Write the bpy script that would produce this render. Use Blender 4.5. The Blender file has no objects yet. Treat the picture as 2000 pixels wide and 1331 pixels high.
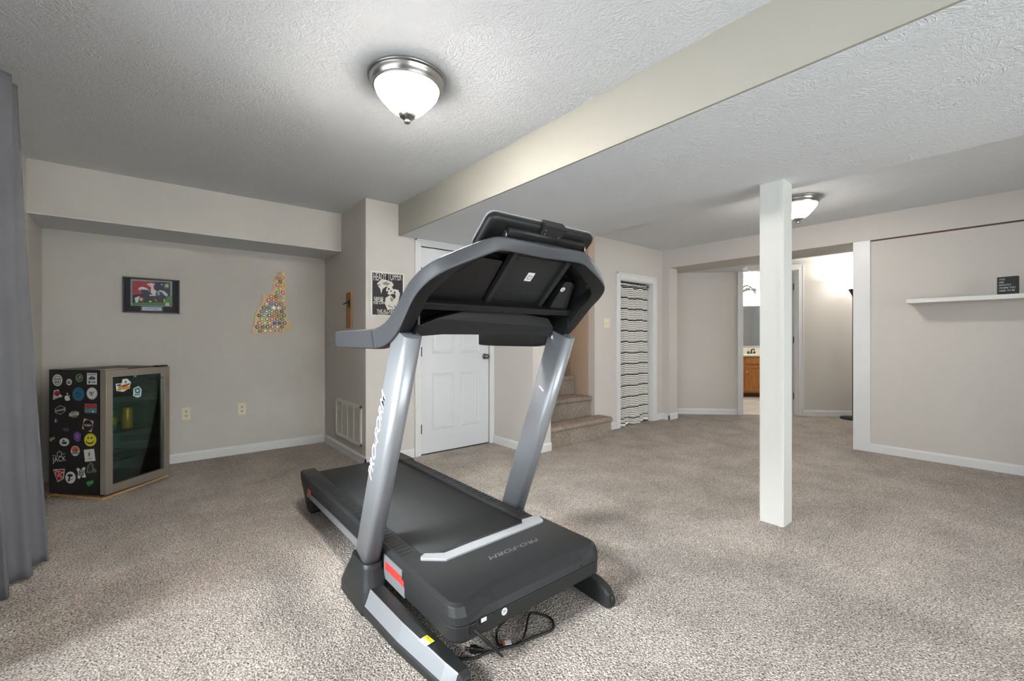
import bpy, bmesh, math, random
from mathutils import Vector as V, Matrix as M
random.seed(7)
sc = bpy.context.scene
COL = sc.collection
# ------------------------------------------------------------------ camera, world, daylight, exposure
F, Y0, CX, H = 850.0, 661.5, 1000.0, 1.15          # focal length (px), horizon, centre, eye height
YAW = math.radians(50.55)
FW = V((math.cos(YAW), math.sin(YAW), 0)); RT = V((math.sin(YAW), -math.cos(YAW), 0)); UP = V((0, 0, 1))
EYE = V((0, 0, H))
cam = bpy.data.cameras.new('camera'); co = bpy.data.objects.new('camera', cam); COL.objects.link(co)
cam.sensor_width = 36; cam.lens = F / 2000 * 36
cam.shift_y = (Y0 - 665.5) / 2000
co.location = EYE; co.rotation_euler = (math.pi / 2, 0, YAW - math.pi / 2)
cam.clip_start = .02; cam.clip_end = 60
sc.camera = co
w = bpy.data.worlds.new('world'); sc.world = w; w.use_nodes = True
w.node_tree.nodes['Background'].inputs[0].default_value = (.75, .86, 1, 1)
w.node_tree.nodes['Background'].inputs[1].default_value = 1.0
def area(name, loc, size, rot, power, color=(1, 1, 1), spread=math.pi):
    l = bpy.data.lights.new(name, 'AREA'); l.shape = 'RECTANGLE'; l.size, l.size_y = size
    l.energy = power; l.color = color; l.spread = spread
    o = bpy.data.objects.new(name, l); COL.objects.link(o); o.location = loc; o.rotation_euler = rot; return o
# daylight through the left wall's patio door; fill through an added, unseen rear window
area('daylight_patio_door', (-.95, .83, 1.15), (2.0, 3.3), (0, math.radians(-76), 0), 40, (.985, .99, 1))
area('daylight_patio_sky', (-3.9, 1.6, 4.3), (2.2, 1.4), (0, math.radians(-48), math.radians(4)), 850, (.97, .985, 1))
area('rear_fill', (1.5, -3.9, 1.5), (5.0, 2.4), (math.radians(90), 0, 0), 170, (1, .995, .98))
sc.view_settings.view_transform = 'Standard'; sc.view_settings.look = 'None'
sc.view_settings.exposure = 0.82; sc.view_settings.gamma = 1; sc.view_settings.use_curve_mapping = False
sc.cycles.use_denoising = True
sc.cycles.max_bounces = 10; sc.cycles.diffuse_bounces = 6; sc.cycles.transparent_max_bounces = 16
sc.cycles.sample_clamp_indirect = 6
sc.cycles.caustics_reflective = False; sc.cycles.caustics_refractive = False

# ------------------------------------------------------------------ measuring helpers: sight line onto a real plane of the room
def ray(x, y): return FW + RT * ((x - CX) / F) + UP * ((Y0 - y) / F)
def onz(x, y, z=0.0): d = ray(x, y); return EYE + d * ((z - H) / d.z)
def onx(x, y, X): d = ray(x, y); return EYE + d * (X / d.x)
def ony(x, y, Y): d = ray(x, y); return EYE + d * (Y / d.y)
def onp(x, y, p, n): d = ray(x, y); return EYE + d * ((V(p) - EYE).dot(V(n)) / d.dot(V(n)))

# ------------------------------------------------------------------ materials
def lin(c):
    if isinstance(c, str): c = [int(c[i:i + 2], 16) for i in (0, 2, 4)]
    return tuple((v / 255 / 12.92 if v / 255 <= .04045 else ((v / 255 + .055) / 1.055) ** 2.4) for v in c) + (1,)
MATS = {}
def mat(name, c, rough=.5, metal=0, spec=.5, emit=None, estr=0):
    if name in MATS: return MATS[name]
    m = bpy.data.materials.new(name); m.use_nodes = True
    b = m.node_tree.nodes['Principled BSDF']
    b.inputs['Base Color'].default_value = lin(c); b.inputs['Roughness'].default_value = rough
    b.inputs['Metallic'].default_value = metal; b.inputs['Specular IOR Level'].default_value = spec
    if emit: b.inputs['Emission Color'].default_value = lin(emit); b.inputs['Emission Strength'].default_value = estr
    MATS[name] = m; return m
def nt(m): return m.node_tree.nodes, m.node_tree.links, m.node_tree.nodes['Principled BSDF']
def noise(N, scale, detail=2, dist=0, rough=.5):
    n = N.new('ShaderNodeTexNoise'); n.inputs['Scale'].default_value = scale; n.inputs['Detail'].default_value = detail
    n.inputs['Distortion'].default_value = dist; n.inputs['Roughness'].default_value = rough; return n
def ramp(N, stops):
    r = N.new('ShaderNodeValToRGB'); e = r.color_ramp.elements
    while len(e) < len(stops): e.new(.5)
    for q, (p, c) in zip(e, stops): q.position = p; q.color = c if len(c) == 4 else lin(c)
    return r
def coords(N, L, *nodes):
    g = N.new('ShaderNodeNewGeometry')
    for n in nodes: L.new(g.outputs['Position'], n.inputs['Vector'])
    return g
def bump(N, L, b, out, strength, dist):
    k = N.new('ShaderNodeBump'); k.inputs['Strength'].default_value = strength; k.inputs['Distance'].default_value = dist
    L.new(out, k.inputs['Height']); L.new(k.outputs[0], b.inputs['Normal']); return k
def noisy(m, scale, strength, dist, detail=2):
    N, L, b = nt(m); n = noise(N, scale, detail); coords(N, L, n); bump(N, L, b, n.outputs[0], strength, dist); return m
W_WALL = noisy(mat('wall_paint', (205, 200, 193), .75, spec=.25), 90, .08, .002)
W_BEAM_DIM = noisy(mat('beam_paint_dimmed', (168, 165, 154), .6, spec=.3), 90, .08, .002)  # wall paint darkened to offset the strong light on the beam
W_TAN = noisy(mat('stairwell_paint', (186, 166, 146), .75, spec=.25), 90, .06, .002)
WHITE = mat('trim_white', (222, 222, 221), .35)
DOORW = mat('door_white', (214, 215, 218), .38)
POSTW = noisy(mat('post_white', (212, 211, 206), .4), 8, .08, .004)
def ceiling_mat():
    m = mat('ceiling_texture', (230, 231, 232), .8, spec=.25); N, L, b = nt(m)
    def math_(op, a, c=None, v=None):
        q = N.new('ShaderNodeMath'); q.operation = op; L.new(a, q.inputs[0])
        if c is not None: L.new(c, q.inputs[1])
        if v is not None: q.inputs[1].default_value = v
        return q.outputs[0]
    # slap brushed plaster: strokes fanning out of scattered centres
    vo = N.new('ShaderNodeTexVoronoi'); vo.inputs['Scale'].default_value = 4.2
    warp = noise(N, 5, 2); g = coords(N, L, warp)
    wa = N.new('ShaderNodeVectorMath'); wa.operation = 'MULTIPLY_ADD'; L.new(warp.outputs[1], wa.inputs[0]); wa.inputs[1].default_value = (.16, .16, .0); L.new(g.outputs['Position'], wa.inputs[2])
    L.new(wa.outputs[0], vo.inputs['Vector'])
    su = N.new('ShaderNodeVectorMath'); su.operation = 'SUBTRACT'; L.new(wa.outputs[0], su.inputs[0]); L.new(vo.outputs['Position'], su.inputs[1])
    xyz = N.new('ShaderNodeSeparateXYZ'); L.new(su.outputs[0], xyz.inputs[0])
    ang = math_('ARCTAN2', xyz.outputs[1], xyz.outputs[0])
    cmb = N.new('ShaderNodeCombineXYZ'); L.new(math_('MULTIPLY', ang, v=7.0), cmb.inputs[0]); L.new(math_('MULTIPLY', vo.outputs['Distance'], v=3.2), cmb.inputs[1])
    sc2 = N.new('ShaderNodeSeparateColor'); L.new(vo.outputs['Color'], sc2.inputs[0]); L.new(math_('MULTIPLY', sc2.outputs[0], v=40.0), cmb.inputs[2])
    st = noise(N, 1.0, 2, .8); L.new(cmb.outputs[0], st.inputs['Vector'])
    r1 = ramp(N, [(.44, (0, 0, 0, 1)), (.52, (1, 1, 1, 1)), (.60, (.1, .1, .1, 1))]); L.new(st.outputs[0], r1.inputs[0])
    n1 = noise(N, 30, 3, 2.6, .55); n2 = noise(N, 2.4, 2); coords(N, L, n1, n2)
    r3 = ramp(N, [(.45, (0, 0, 0, 1)), (.55, (1, 1, 1, 1))]); L.new(n1.outputs[0], r3.inputs[0])
    r2 = ramp(N, [(.36, (.1, .1, .1, 1)), (.58, (1, 1, 1, 1))]); L.new(n2.outputs[0], r2.inputs[0])
    hgt = math_('ADD', math_('MULTIPLY', r1.outputs[0], r2.outputs[0]), math_('MULTIPLY', r3.outputs[0], v=.45))
    bump(N, L, b, hgt, .42, .010); return m
CEIL = ceiling_mat()
def carpet_mat(name, c1, c2, c3):
    m = mat(name, c2, .95, spec=.08); N, L, b = nt(m)
    n1 = noise(N, 150, 2, .6, .6); n2 = noise(N, 3.2, 3); n3 = noise(N, 34, 2, 1.0)
    v = N.new('ShaderNodeTexVoronoi'); v.inputs['Scale'].default_value = 130; v.inputs['Randomness'].default_value = 1
    coords(N, L, n1, n2, n3, v)
    r = ramp(N, [(.30, c1), (.5, c2), (.70, c3)]); L.new(n1.outputs[0], r.inputs[0])
    r3 = ramp(N, [(.3, (.80, .80, .80, 1)), (.7, (1.08, 1.08, 1.08, 1))]); L.new(n2.outputs[0], r3.inputs[0])
    r4 = ramp(N, [(.3, (.84, .83, .82, 1)), (.7, (1.08, 1.08, 1.08, 1))]); L.new(n3.outputs[0], r4.inputs[0])
    def mul(a, c):
        q = N.new('ShaderNodeMix'); q.data_type = 'RGBA'; q.blend_type = 'MULTIPLY'; q.inputs[0].default_value = 1
        L.new(a, q.inputs[6]); L.new(c, q.inputs[7]); return q.outputs[2]
    L.new(mul(mul(r.outputs[0], r3.outputs[0]), r4.outputs[0]), b.inputs['Base Color'])
    ad = N.new('ShaderNodeMath'); ad.operation = 'SUBTRACT'; L.new(n1.outputs[0], ad.inputs[0]); L.new(v.outputs[0], ad.inputs[1])
    bump(N, L, b, ad.outputs[0], .9, .007); return m
CARPET = carpet_mat('carpet_pile', (80, 72, 66), (180, 170, 161), (238, 229, 220))
STAIRC = carpet_mat('stair_carpet', (120, 108, 97), (168, 155, 142), (200, 188, 175))
def wood(name, c1, c2, scale=(3, 3, 30), rough=.45):
    m = mat(name, c1, rough); N, L, b = nt(m); n = noise(N, 4, 4, 1.2)
    g = N.new('ShaderNodeTexCoord'); mp = N.new('ShaderNodeMapping'); mp.inputs['Scale'].default_value = scale
    L.new(g.outputs['Object'], mp.inputs[0]); L.new(mp.outputs[0], n.inputs['Vector'])
    r = ramp(N, [(.3, c1), (.7, c2)]); L.new(n.outputs[0], r.inputs[0]); L.new(r.outputs[0], b.inputs['Base Color']); return m
OAK = wood('oak_cabinet', (150, 92, 40), (196, 132, 66), (14, 14, 1.5))
PLY = wood('plywood', (196, 152, 98), (214, 174, 122), (6, 6, 6))
MAPW = wood('map_plywood', (214, 182, 130), (228, 200, 152), (3, 3, 12))
PLANK = wood('opener_plank', (132, 92, 48), (168, 124, 74), (30, 30, 3))
NICKEL = mat('brushed_nickel', (178, 176, 172), .28, 1)
STEEL = mat('stainless_steel', (196, 188, 176), .36, .85)
GUN = mat('dark_metal', (84, 82, 78), .35, 1)
TBLACK = noisy(mat('treadmill_black_plastic', (31, 32, 33), .5), 600, .1, .001)
TDARK = mat('treadmill_deep_black', (17, 17, 18), .45)
TGREY = mat('treadmill_grey_plastic', (76, 77, 80), .45)
TSILV = mat('treadmill_silver_paint', (160, 162, 166), .36, .5)
TSILV2 = mat('treadmill_silver_trim', (158, 160, 163), .4, .2)
BELT = noisy(mat('running_belt_rubber', (42, 43, 44), .65, spec=.3), 900, .25, .001)
RUB = mat('black_rubber', (22, 22, 22), .5)
RED = mat('red_stripe', (200, 60, 54), .4)
ORANGE = mat('orange_label', (208, 92, 42), .5)
LET = mat('white_lettering', (232, 233, 235), .4)
LETG = mat('grey_lettering', (112, 112, 114), .4)
LABW = mat('label_white', (222, 222, 224), .5)
LABY = mat('label_yellow', (228, 216, 30), .5)
BLK = mat('print_black', (16, 16, 17), .5)
IVORY = mat('ivory_plastic', (228, 219, 194), .4)
SLOT = mat('outlet_slot', (48, 40, 32), .6)
FABG = noisy(mat('grey_curtain_linen', (108, 108, 111), .9, spec=.15), 420, .25, .002)
FBODY = mat('fridge_black_enamel', (13, 13, 14), .4)
FIN = mat('fridge_liner', (112, 128, 124), .5)
LAMPG = mat('lit_glass_bowl', (255, 253, 250), .4, emit=(255, 250, 243), estr=42)
LAMPG2 = mat('lit_glass_bowl_far', (255, 253, 250), .4, emit=(255, 251, 246), estr=25)
for m_, lo_, hi_ in ((LAMPG, 5, 640), (LAMPG2, 7, 235)):        # bowls glow hotter towards the bulb at the bottom
    N, L, b = nt(m_); g = N.new('ShaderNodeTexCoord'); s_ = N.new('ShaderNodeSeparateXYZ'); L.new(g.outputs['Generated'], s_.inputs[0])
    r_ = N.new('ShaderNodeMapRange'); r_.inputs[1].default_value = 0; r_.inputs[2].default_value = .33; r_.inputs[3].default_value = hi_; r_.inputs[4].default_value = lo_
    L.new(s_.outputs[2], r_.inputs[0]); L.new(r_.outputs[0], b.inputs['Emission Strength'])
def flatm(h, rough=.5): return mat('ink_' + h, h, rough)
def glass_mat(name, tint, refl=.08):
    m = bpy.data.materials.new(name); m.use_nodes = True; N = m.node_tree.nodes; L = m.node_tree.links
    N.remove(N['Principled BSDF']); t = N.new('ShaderNodeBsdfTransparent'); t.inputs[0].default_value = tint
    g = N.new('ShaderNodeBsdfGlossy'); g.inputs['Roughness'].default_value = .02
    f = N.new('ShaderNodeFresnel'); f.inputs[0].default_value = 1.45
    x = N.new('ShaderNodeMixShader'); L.new(f.outputs[0], x.inputs[0]); L.new(t.outputs[0], x.inputs[1]); L.new(g.outputs[0], x.inputs[2])
    L.new(x.outputs[0], N['Material Output'].inputs[0]); MATS[name] = m; return m
GLASS = glass_mat('clear_glass', (.95, .97, .97, 1)); FGLASS = glass_mat('smoked_fridge_glass', (.72, .82, .79, 1))
def stripes_mat():
    m = mat('striped_curtain_cloth', (226, 222, 210), .9, spec=.1); N, L, b = nt(m)
    g = N.new('ShaderNodeTexCoord'); s = N.new('ShaderNodeSeparateXYZ'); L.new(g.outputs['UV'], s.inputs[0])
    def band(period, width, off=0):
        a = N.new('ShaderNodeMath'); a.operation = 'MULTIPLY_ADD'; a.inputs[1].default_value = 1 / period; a.inputs[2].default_value = off; L.new(s.outputs[1], a.inputs[0])
        f = N.new('ShaderNodeMath'); f.operation = 'FRACT'; L.new(a.outputs[0], f.inputs[0])
        c = N.new('ShaderNodeMath'); c.operation = 'LESS_THAN'; c.inputs[1].default_value = width; L.new(f.outputs[0], c.inputs[0]); return c.outputs[0]
    def mix(f, a, c, k):
        q = N.new('ShaderNodeMix'); q.data_type = 'RGBA'; L.new(f, q.inputs[0])
        if isinstance(a, tuple): q.inputs[6].default_value = a
        else: L.new(a, q.inputs[6])
        q.inputs[7].default_value = c; return q.outputs[2]
    o = mix(band(.0243, .34), lin((240, 237, 228)), lin((74, 72, 70)), 0)
    o = mix(band(.146, .11, .5), o, lin((22, 22, 23)), 0)
    L.new(o, b.inputs['Base Color']); return m
STRIPE = stripes_mat()
def tile_mat():
    m = mat('bath_floor_tile', (214, 204, 190), .4); N, L, b = nt(m)
    g = N.new('ShaderNodeNewGeometry'); t = N.new('ShaderNodeTexBrick'); t.offset = 0
    t.inputs['Color1'].default_value = lin((216, 206, 192)); t.inputs['Color2'].default_value = lin((206, 195, 180)); t.inputs['Mortar'].default_value = lin((160, 150, 138))
    t.inputs['Scale'].default_value = 1; t.inputs['Brick Width'].default_value = .33; t.inputs['Row Height'].default_value = .33; t.inputs['Mortar Size'].default_value = .006
    L.new(g.outputs['Position'], t.inputs[0]); L.new(t.outputs[0], b.inputs['Base Color']); return m
TILE = tile_mat()

# ------------------------------------------------------------------ mesh builder (world coordinates)
class MB:
    def __init__(s): s.v = []; s.f = []; s.m = []; s.s = []; s.uv = None
    def add(s, vs, fs, mi=0, sm=False):
        k = len(s.v); s.v += [tuple(p) for p in vs]
        for f in fs: s.f.append(tuple(i + k for i in f)); s.m.append(mi); s.s.append(sm)
        return s
    def box(s, a, b, mi=0):
        x0, y0, z0 = (min(p, q) for p, q in zip(a, b)); x1, y1, z1 = (max(p, q) for p, q in zip(a, b))
        return s.add([(x0, y0, z0), (x1, y0, z0), (x1, y1, z0), (x0, y1, z0), (x0, y0, z1), (x1, y0, z1), (x1, y1, z1), (x0, y1, z1)],
                     [(0, 3, 2, 1), (4, 5, 6, 7), (0, 1, 5, 4), (1, 2, 6, 5), (2, 3, 7, 6), (3, 0, 4, 7)], mi)
    def obox(s, c, ax, ay, az, mi=0):                     # centre and half-axis vectors
        c, ax, ay, az = V(c), V(ax), V(ay), V(az)
        p = [c + ax * i + ay * j + az * k for k in (-1, 1) for i, j in ((-1, -1), (1, -1), (1, 1), (-1, 1))]
        return s.add(p, [(0, 3, 2, 1), (4, 5, 6, 7), (0, 1, 5, 4), (1, 2, 6, 5), (2, 3, 7, 6), (3, 0, 4, 7)], mi)
    def prism(s, pts, vec, mi=0, sm=False):
        pts = [V(p) for p in pts]; n = len(pts); vec = V(vec)
        s.add(pts + [p + vec for p in pts], [tuple(range(n))[::-1], tuple(range(n, 2 * n))], mi)
        k = len(s.v) - 2 * n
        for i in range(n):
            j = (i + 1) % n; s.f.append((k + i, k + j, k + n + j, k + n + i)); s.m.append(mi); s.s.append(sm)
        return s
    def poly(s, pts, mi=0): return s.add(pts, [tuple(range(len(pts)))], mi)
    def loft(s, rings, mi=0, sm=True, caps=True, closed=True):
        n = len(rings[0]); k = len(s.v)
        for r in rings: s.v += [tuple(p) for p in r]
        for a in range(len(rings) - 1):
            for i in range(n if closed else n - 1):
                j = (i + 1) % n; s.f.append((k + a * n + i, k + a * n + j, k + (a + 1) * n + j, k + (a + 1) * n + i)); s.m.append(mi); s.s.append(sm)
        if caps:
            s.f.append(tuple(k + i for i in range(n))[::-1]); s.m.append(mi); s.s.append(False)
            q = k + (len(rings) - 1) * n; s.f.append(tuple(q + i for i in range(n))); s.m.append(mi); s.s.append(False)
        return s
    def tube(s, path, r, n=10, mi=0, caps=True):
        path = [V(p) for p in path]; rings = []; up = None
        for i, p in enumerate(path):
            t = (path[min(i + 1, len(path) - 1)] - path[max(i - 1, 0)]).normalized()
            if up is None: up = V((0, 0, 1)) if abs(t.z) < .9 else V((1, 0, 0))
            a = t.cross(up).normalized(); b = a.cross(t).normalized(); up = b
            rr = r[i] if isinstance(r, (list, tuple)) else r
            rings.append([p + (a * math.cos(q * 2 * math.pi / n) + b * math.sin(q * 2 * math.pi / n)) * rr for q in range(n)])
        return s.loft(rings, mi, True, caps)
    def lathe(s, c, prof, n=32, mi=0, ax=(0, 0, 1), sm=True, caps=True):
        ax = V(ax).normalized(); a = ax.orthogonal().normalized(); b = ax.cross(a); c = V(c)
        rings = [[c + ax * h + (a * math.cos(q * 2 * math.pi / n) + b * math.sin(q * 2 * math.pi / n)) * max(r, 1e-4) for q in range(n)] for r, h in prof]
        return s.loft(rings, mi, sm, caps)
    def text(s, string, size, o, ex, ey, mi=0, ez=None, thick=0, sx=1, shear=0, align='CENTER', bold=0):
        cu = bpy.data.curves.new('t', 'FONT'); cu.body = string; cu.size = size; cu.align_x = align; cu.align_y = 'CENTER'; cu.shear = shear; cu.resolution_u = 3; cu.offset = bold
        ob = bpy.data.objects.new('t', cu); COL.objects.link(ob); bpy.context.view_layer.update()
        me = bpy.data.meshes.new_from_object(ob.evaluated_get(bpy.context.evaluated_depsgraph_get()))
        o, ex, ey = V(o), V(ex), V(ey)
        s.add([o + ex * (p.co.x * sx) + ey * p.co.y for p in me.vertices], [tuple(p.vertices) for p in me.polygons], mi)
        bpy.data.objects.remove(ob); bpy.data.curves.remove(cu); bpy.data.meshes.remove(me); return s
def tag(o, label=None, cat=None, group=None, kind=None):
    for k, v in (('label', label), ('category', cat), ('group', group), ('kind', kind)):
        if v: o[k] = v
    return o
def obj(name, mb, mats, parent=None, bevel=0, seg=2, label=None, sub=0):
    me = bpy.data.meshes.new(name); me.from_pydata(mb.v, [], mb.f)
    if not isinstance(mats, (list, tuple)): mats = [mats]
    for m in mats: me.materials.append(m)
    me.polygons.foreach_set('material_index', mb.m); me.polygons.foreach_set('use_smooth', mb.s)
    bm = bmesh.new(); bm.from_mesh(me); bmesh.ops.recalc_face_normals(bm, faces=bm.faces); bm.to_mesh(me); bm.free()
    if mb.uv:
        u = me.uv_layers.new(name='UVMap')
        for l in me.loops: u.data[l.index].uv = mb.uv[l.vertex_index]
    o = bpy.data.objects.new(name, me); COL.objects.link(o)
    base = V((0, 0, 0))
    if parent:
        o.parent = parent; q = parent
        while q: base += q.location; q = q.parent
    # origin at the middle of the mesh's own bounding box
    vs = [V(p) for p in mb.v]; lo = V([min(p[i] for p in vs) for i in range(3)]); hi = V([max(p[i] for p in vs) for i in range(3)])
    c = (lo + hi) / 2; me.transform(M.Translation(-c)); o.location = c - base
    if bevel:
        b = o.modifiers.new('bevel', 'BEVEL'); b.width = bevel; b.segments = seg; b.limit_method = 'ANGLE'; b.angle_limit = .6; b.harden_normals = False
    if sub: b = o.modifiers.new('sub', 'SUBSURF'); b.levels = b.render_levels = sub
    if label: o['label'] = label
    return o
def thing(name, label, cat, loc, group=None):
    o = bpy.data.objects.new(name, None); COL.objects.link(o); o.location = loc; o.empty_display_size = .1
    return tag(o, label, cat, group)
def struct(name, mb, mats, bevel=0, parent=None):
    o = obj(name, mb, mats, parent, bevel); 
    if not parent: o['kind'] = 'structure'
    return o
def dup(o, parent=None, loc=None):
    c = o.copy(); COL.objects.link(c)
    if parent: c.parent = parent
    if loc is not None: c.location = loc
    for ch in [q for q in bpy.data.objects if q.parent == o]: dup(ch, c)
    return c

# ------------------------------------------------------------------ the room shell
XL, YB, XC, YD = -.69, 5.07, 1.472, 3.86          # left wall, fridge wall, chimney side, door wall
ZC, ZLOW, ZC2, XR = 2.415, 2.12, 2.40, 5.61       # main ceiling, dropped ceiling, far ceiling, shelf wall
YS = 3.44; YR = -2.5                               # closet wall, wall behind the camera
DG = 9.70                                          # the angled hall wall lies on x + y = DG
E_, N_ = V((1, -1, 0)) / math.sqrt(2), V((1, 1, 0)) / math.sqrt(2)
OD = onp(1504, 800, (DG / 2, DG / 2, 0), N_); OD.z = 0   # middle of the bathroom doorway
def B(a, n, z): return OD + E_ * a + N_ * n + UP * z
def bbox(mb, a0, a1, n0, n1, z0, z1, mi=0): return mb.obox(B((a0 + a1) / 2, (n0 + n1) / 2, (z0 + z1) / 2), E_ * (a1 - a0) / 2, N_ * (n1 - n0) / 2, UP * (z1 - z0) / 2, mi)
struct('floor', MB().box((-.9, -2.7, -.08), (9.6, 5.3, 0)), CARPET)
m = MB().box((XL, YR, ZC), (1.79, YB, ZC + .1)).box((3.2, YR, ZC2), (XR + .05, YS, ZC2 + .1))
struct('ceiling', m, CEIL)
struct('ceiling_beam', MB().box((1.80, YR, ZLOW), (3.2, YD + .02, ZC + .09), 0), CEIL)
struct('trim_beam_face', MB().box((1.785, YR, ZLOW + .001), (1.80, YD, ZC)), W_BEAM_DIM)
m = MB().box((XL - .1, 2.62, 0), (XL, YB + .1, ZC + .1)).box((XL - .1, YR - .1, 0), (XL, -.95, ZC + .1)).box((XL - .1, -.95, 2.06), (XL, 2.62, ZC + .1))
struct('wall_left', m, W_WALL)
struct('wall_back', MB().box((XL, YB, 0), (XC + .1, YB + .1, ZC + .1)), W_WALL)
struct('wall_soffit', MB().box((XL, 4.516, 2.04), (XC, YB, ZC)), W_WALL)
struct('ceiling_soffit_underside', MB().box((XL, 4.518, 2.033), (XC, YB, 2.04)), CEIL)
struct('wall_column', MB().box((XC, YD, 0), (XC + .1, YB, ZC)), W_WALL)
DX0, DX1, DZ = 2.02, 2.85, 2.05
m = MB().box((XC + .1, YD, 0), (DX0 - .01, YD + .1, ZC)).box((DX0 - .01, YD, DZ + .01), (2.9, YD + .1, ZC)).box((DX0 - .2, YD + .1, 0), (2.9, YD + .14, ZC))
struct('wall_door', m, W_WALL)
struct('wall_nook', MB().box((2.9, 3.2, 0), (3.15, 5.3, ZC + .1)), W_WALL)
m = MB().box((4.13, YS, 0), (4.62, YS + .1, ZC2 + .1)).box((5.36, YS, 0), (XR, YS + .1, ZC2 + .1)).box((4.62, YS, 1.915), (5.36, YS + .1, ZC2 + .1))
struct('wall_closet', m, W_WALL)
m = MB().box((4.55, YS + .1, 0), (4.6, 4.3, 2.2)).box((5.4, YS + .1, 0), (5.45, 4.3, 2.2)).box((4.55, 4.3, 0), (5.45, 4.35, 2.2)).box((4.55, YS + .1, 2.2), (5.45, 4.35, 2.25))
struct('wall_closet_inside', m, W_WALL)
for nm, p_, q_ in (('wall_stair_right', (4.13, YS + .1, 0), (4.2, 3.84, 4.6)), ('wall_stair_back', (3.15, 4.95, 0), (5.1, 5.05, 4.6)), ('wall_stair_left', (3.05, 3.3, ZC + .1), (3.15, 5.05, 4.6)), ('wall_stair_front', (3.15, 3.3, 2.5), (5.1, 3.35, 4.6)), ('ceiling_stair', (3.05, 3.3, 4.6), (5.1, 5.05, 4.65)), ('wall_stair_end', (5.05, 3.3, 2.5), (5.1, 5.05, 4.6))):
    struct(nm, MB().box(p_, q_), W_TAN)
m = MB().box((XR + .012, YR, 0), (XR + .1, 1.105, 2.132)); struct('wall_right', m, W_WALL)
struct('wall_header', MB().box((XR, YR, 2.147), (6.2, 3.9, ZC2 + .08)), W_WALL)
struct('trim_gap_shade', MB().box((XR + .014, YR, 2.13), (XR + .08, 1.1, 2.149)), mat('gap_shade_brown', (96, 66, 50), .8))  # brown strip colours in the shade of the gap under the header
struct('trim_pillar', MB().box((XR - .012, 1.098, 0), (XR + .115, 1.238, 2.147)), WHITE, .003)
struct('wall_stub', MB().box((XR, 3.335, 0), (5.83, 3.9, 2.15)), W_WALL)
struct('wall_rear', MB().box((XL, YR - .1, 0), (-.5, YR, ZC + .1)).box((4.1, YR - .1, 0), (XR + .1, YR, ZC + .1)).box((-.5, YR - .1, 0), (4.1, YR, .5)).box((-.5, YR - .1, 2.05), (4.1, YR, ZC + .1)), W_WALL)
# angled hall wall with the bathroom doorway
m = MB(); bbox(m, -2.0, -.405, 0, .1, 0, 2.42); bbox(m, .405, 2.6, 0, .1, 0, 2.42); bbox(m, -.405, .405, 0, .1, 2.18, 2.42)
struct('wall_hall', m, W_WALL)
struct('wall_hall_end', MB().box((XR + .1, .75, 0), (9.4, .85, 2.4)), W_WALL)
struct('ceiling_hall', MB().box((6.2, .8, 2.31), (8.95, 3.9, 2.41)), mat('hall_ceiling_white', (222, 222, 221), .8))
struct('ceiling_alcove', MB().prism([(5.83, 3.9, 2.15), (6.2, 3.9, 2.15), (6.9, 2.80, 2.15), (6.55, 2.74, 2.15), (6.2, 2.50, 2.15), (5.83, 2.6, 2.15)], (0, 0, .16)), CEIL)
# bathroom shell
m = MB(); bbox(m, -.5, 1.9, 2.58, 2.68, 0, 2.4); bbox(m, -.6, -.5, .1, 2.68, 0, 2.4); bbox(m, 1.9, 2.0, .1, 2.68, 0, 2.4)
struct('wall_bathroom', m, mat('bath_paint', (200, 202, 203), .7))
m = MB(); bbox(m, -.6, 2.0, .1, 2.68, 2.36, 2.42); struct('ceiling_bathroom', m, mat('hall_ceiling_white', 'fff'))
m = MB(); bbox(m, -.6, 2.0, .02, 2.68, -.03, .004); struct('floor_bathroom', m, TILE)
# baseboards
def bb(name, p, q, h=.085, t=.013, side=1):
    p, q = V(p), V(q); d = (q - p).normalized(); n = V((d.y, -d.x, 0)) * side
    prof = [(0, 0), (t, 0), (t, h * .78), (t * .45, h), (0, h)]
    return struct(name, MB().prism([p + n * a + UP * b for a, b in prof], q - p), WHITE)
bb('baseboard_left', (XL, 3.0, 0), (XL, YB, 0))
bb('baseboard_back', (XL, YB, 0), (XC, YB, 0))
bb('baseboard_column', (XC, YB, 0), (XC, YD - .013, 0))
bb('baseboard_door_wall', (XC - .013, YD, 0), (DX0 - .075, YD, 0))
bb('baseboard_nook', (2.9, YD - .02, 0), (2.9, 3.187, 0)); bb('baseboard_nook_front', (2.887, 3.2, 0), (3.15, 3.2, 0))
bb('baseboard_closet', (4.19, YS, 0), (4.54, YS, 0)); bb('baseboard_closet_right', (5.46, YS, 0), (XR - .013, YS, 0))
bb('baseboard_stub', (XR, YS, 0), (XR, 3.322, 0)); bb('baseboard_stub_end', (XR - .013, 3.335, 0), (5.83, 3.335, 0))
bb('baseboard_right', (XR + .012, 1.098, 0), (XR + .012, YR, 0))
bb('baseboard_hall', B(-2.0, 0, 0), B(-.475, 0, 0)); bb('baseboard_hall_right', B(.475, 0, 0), B(2.0, 0, 0))
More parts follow.
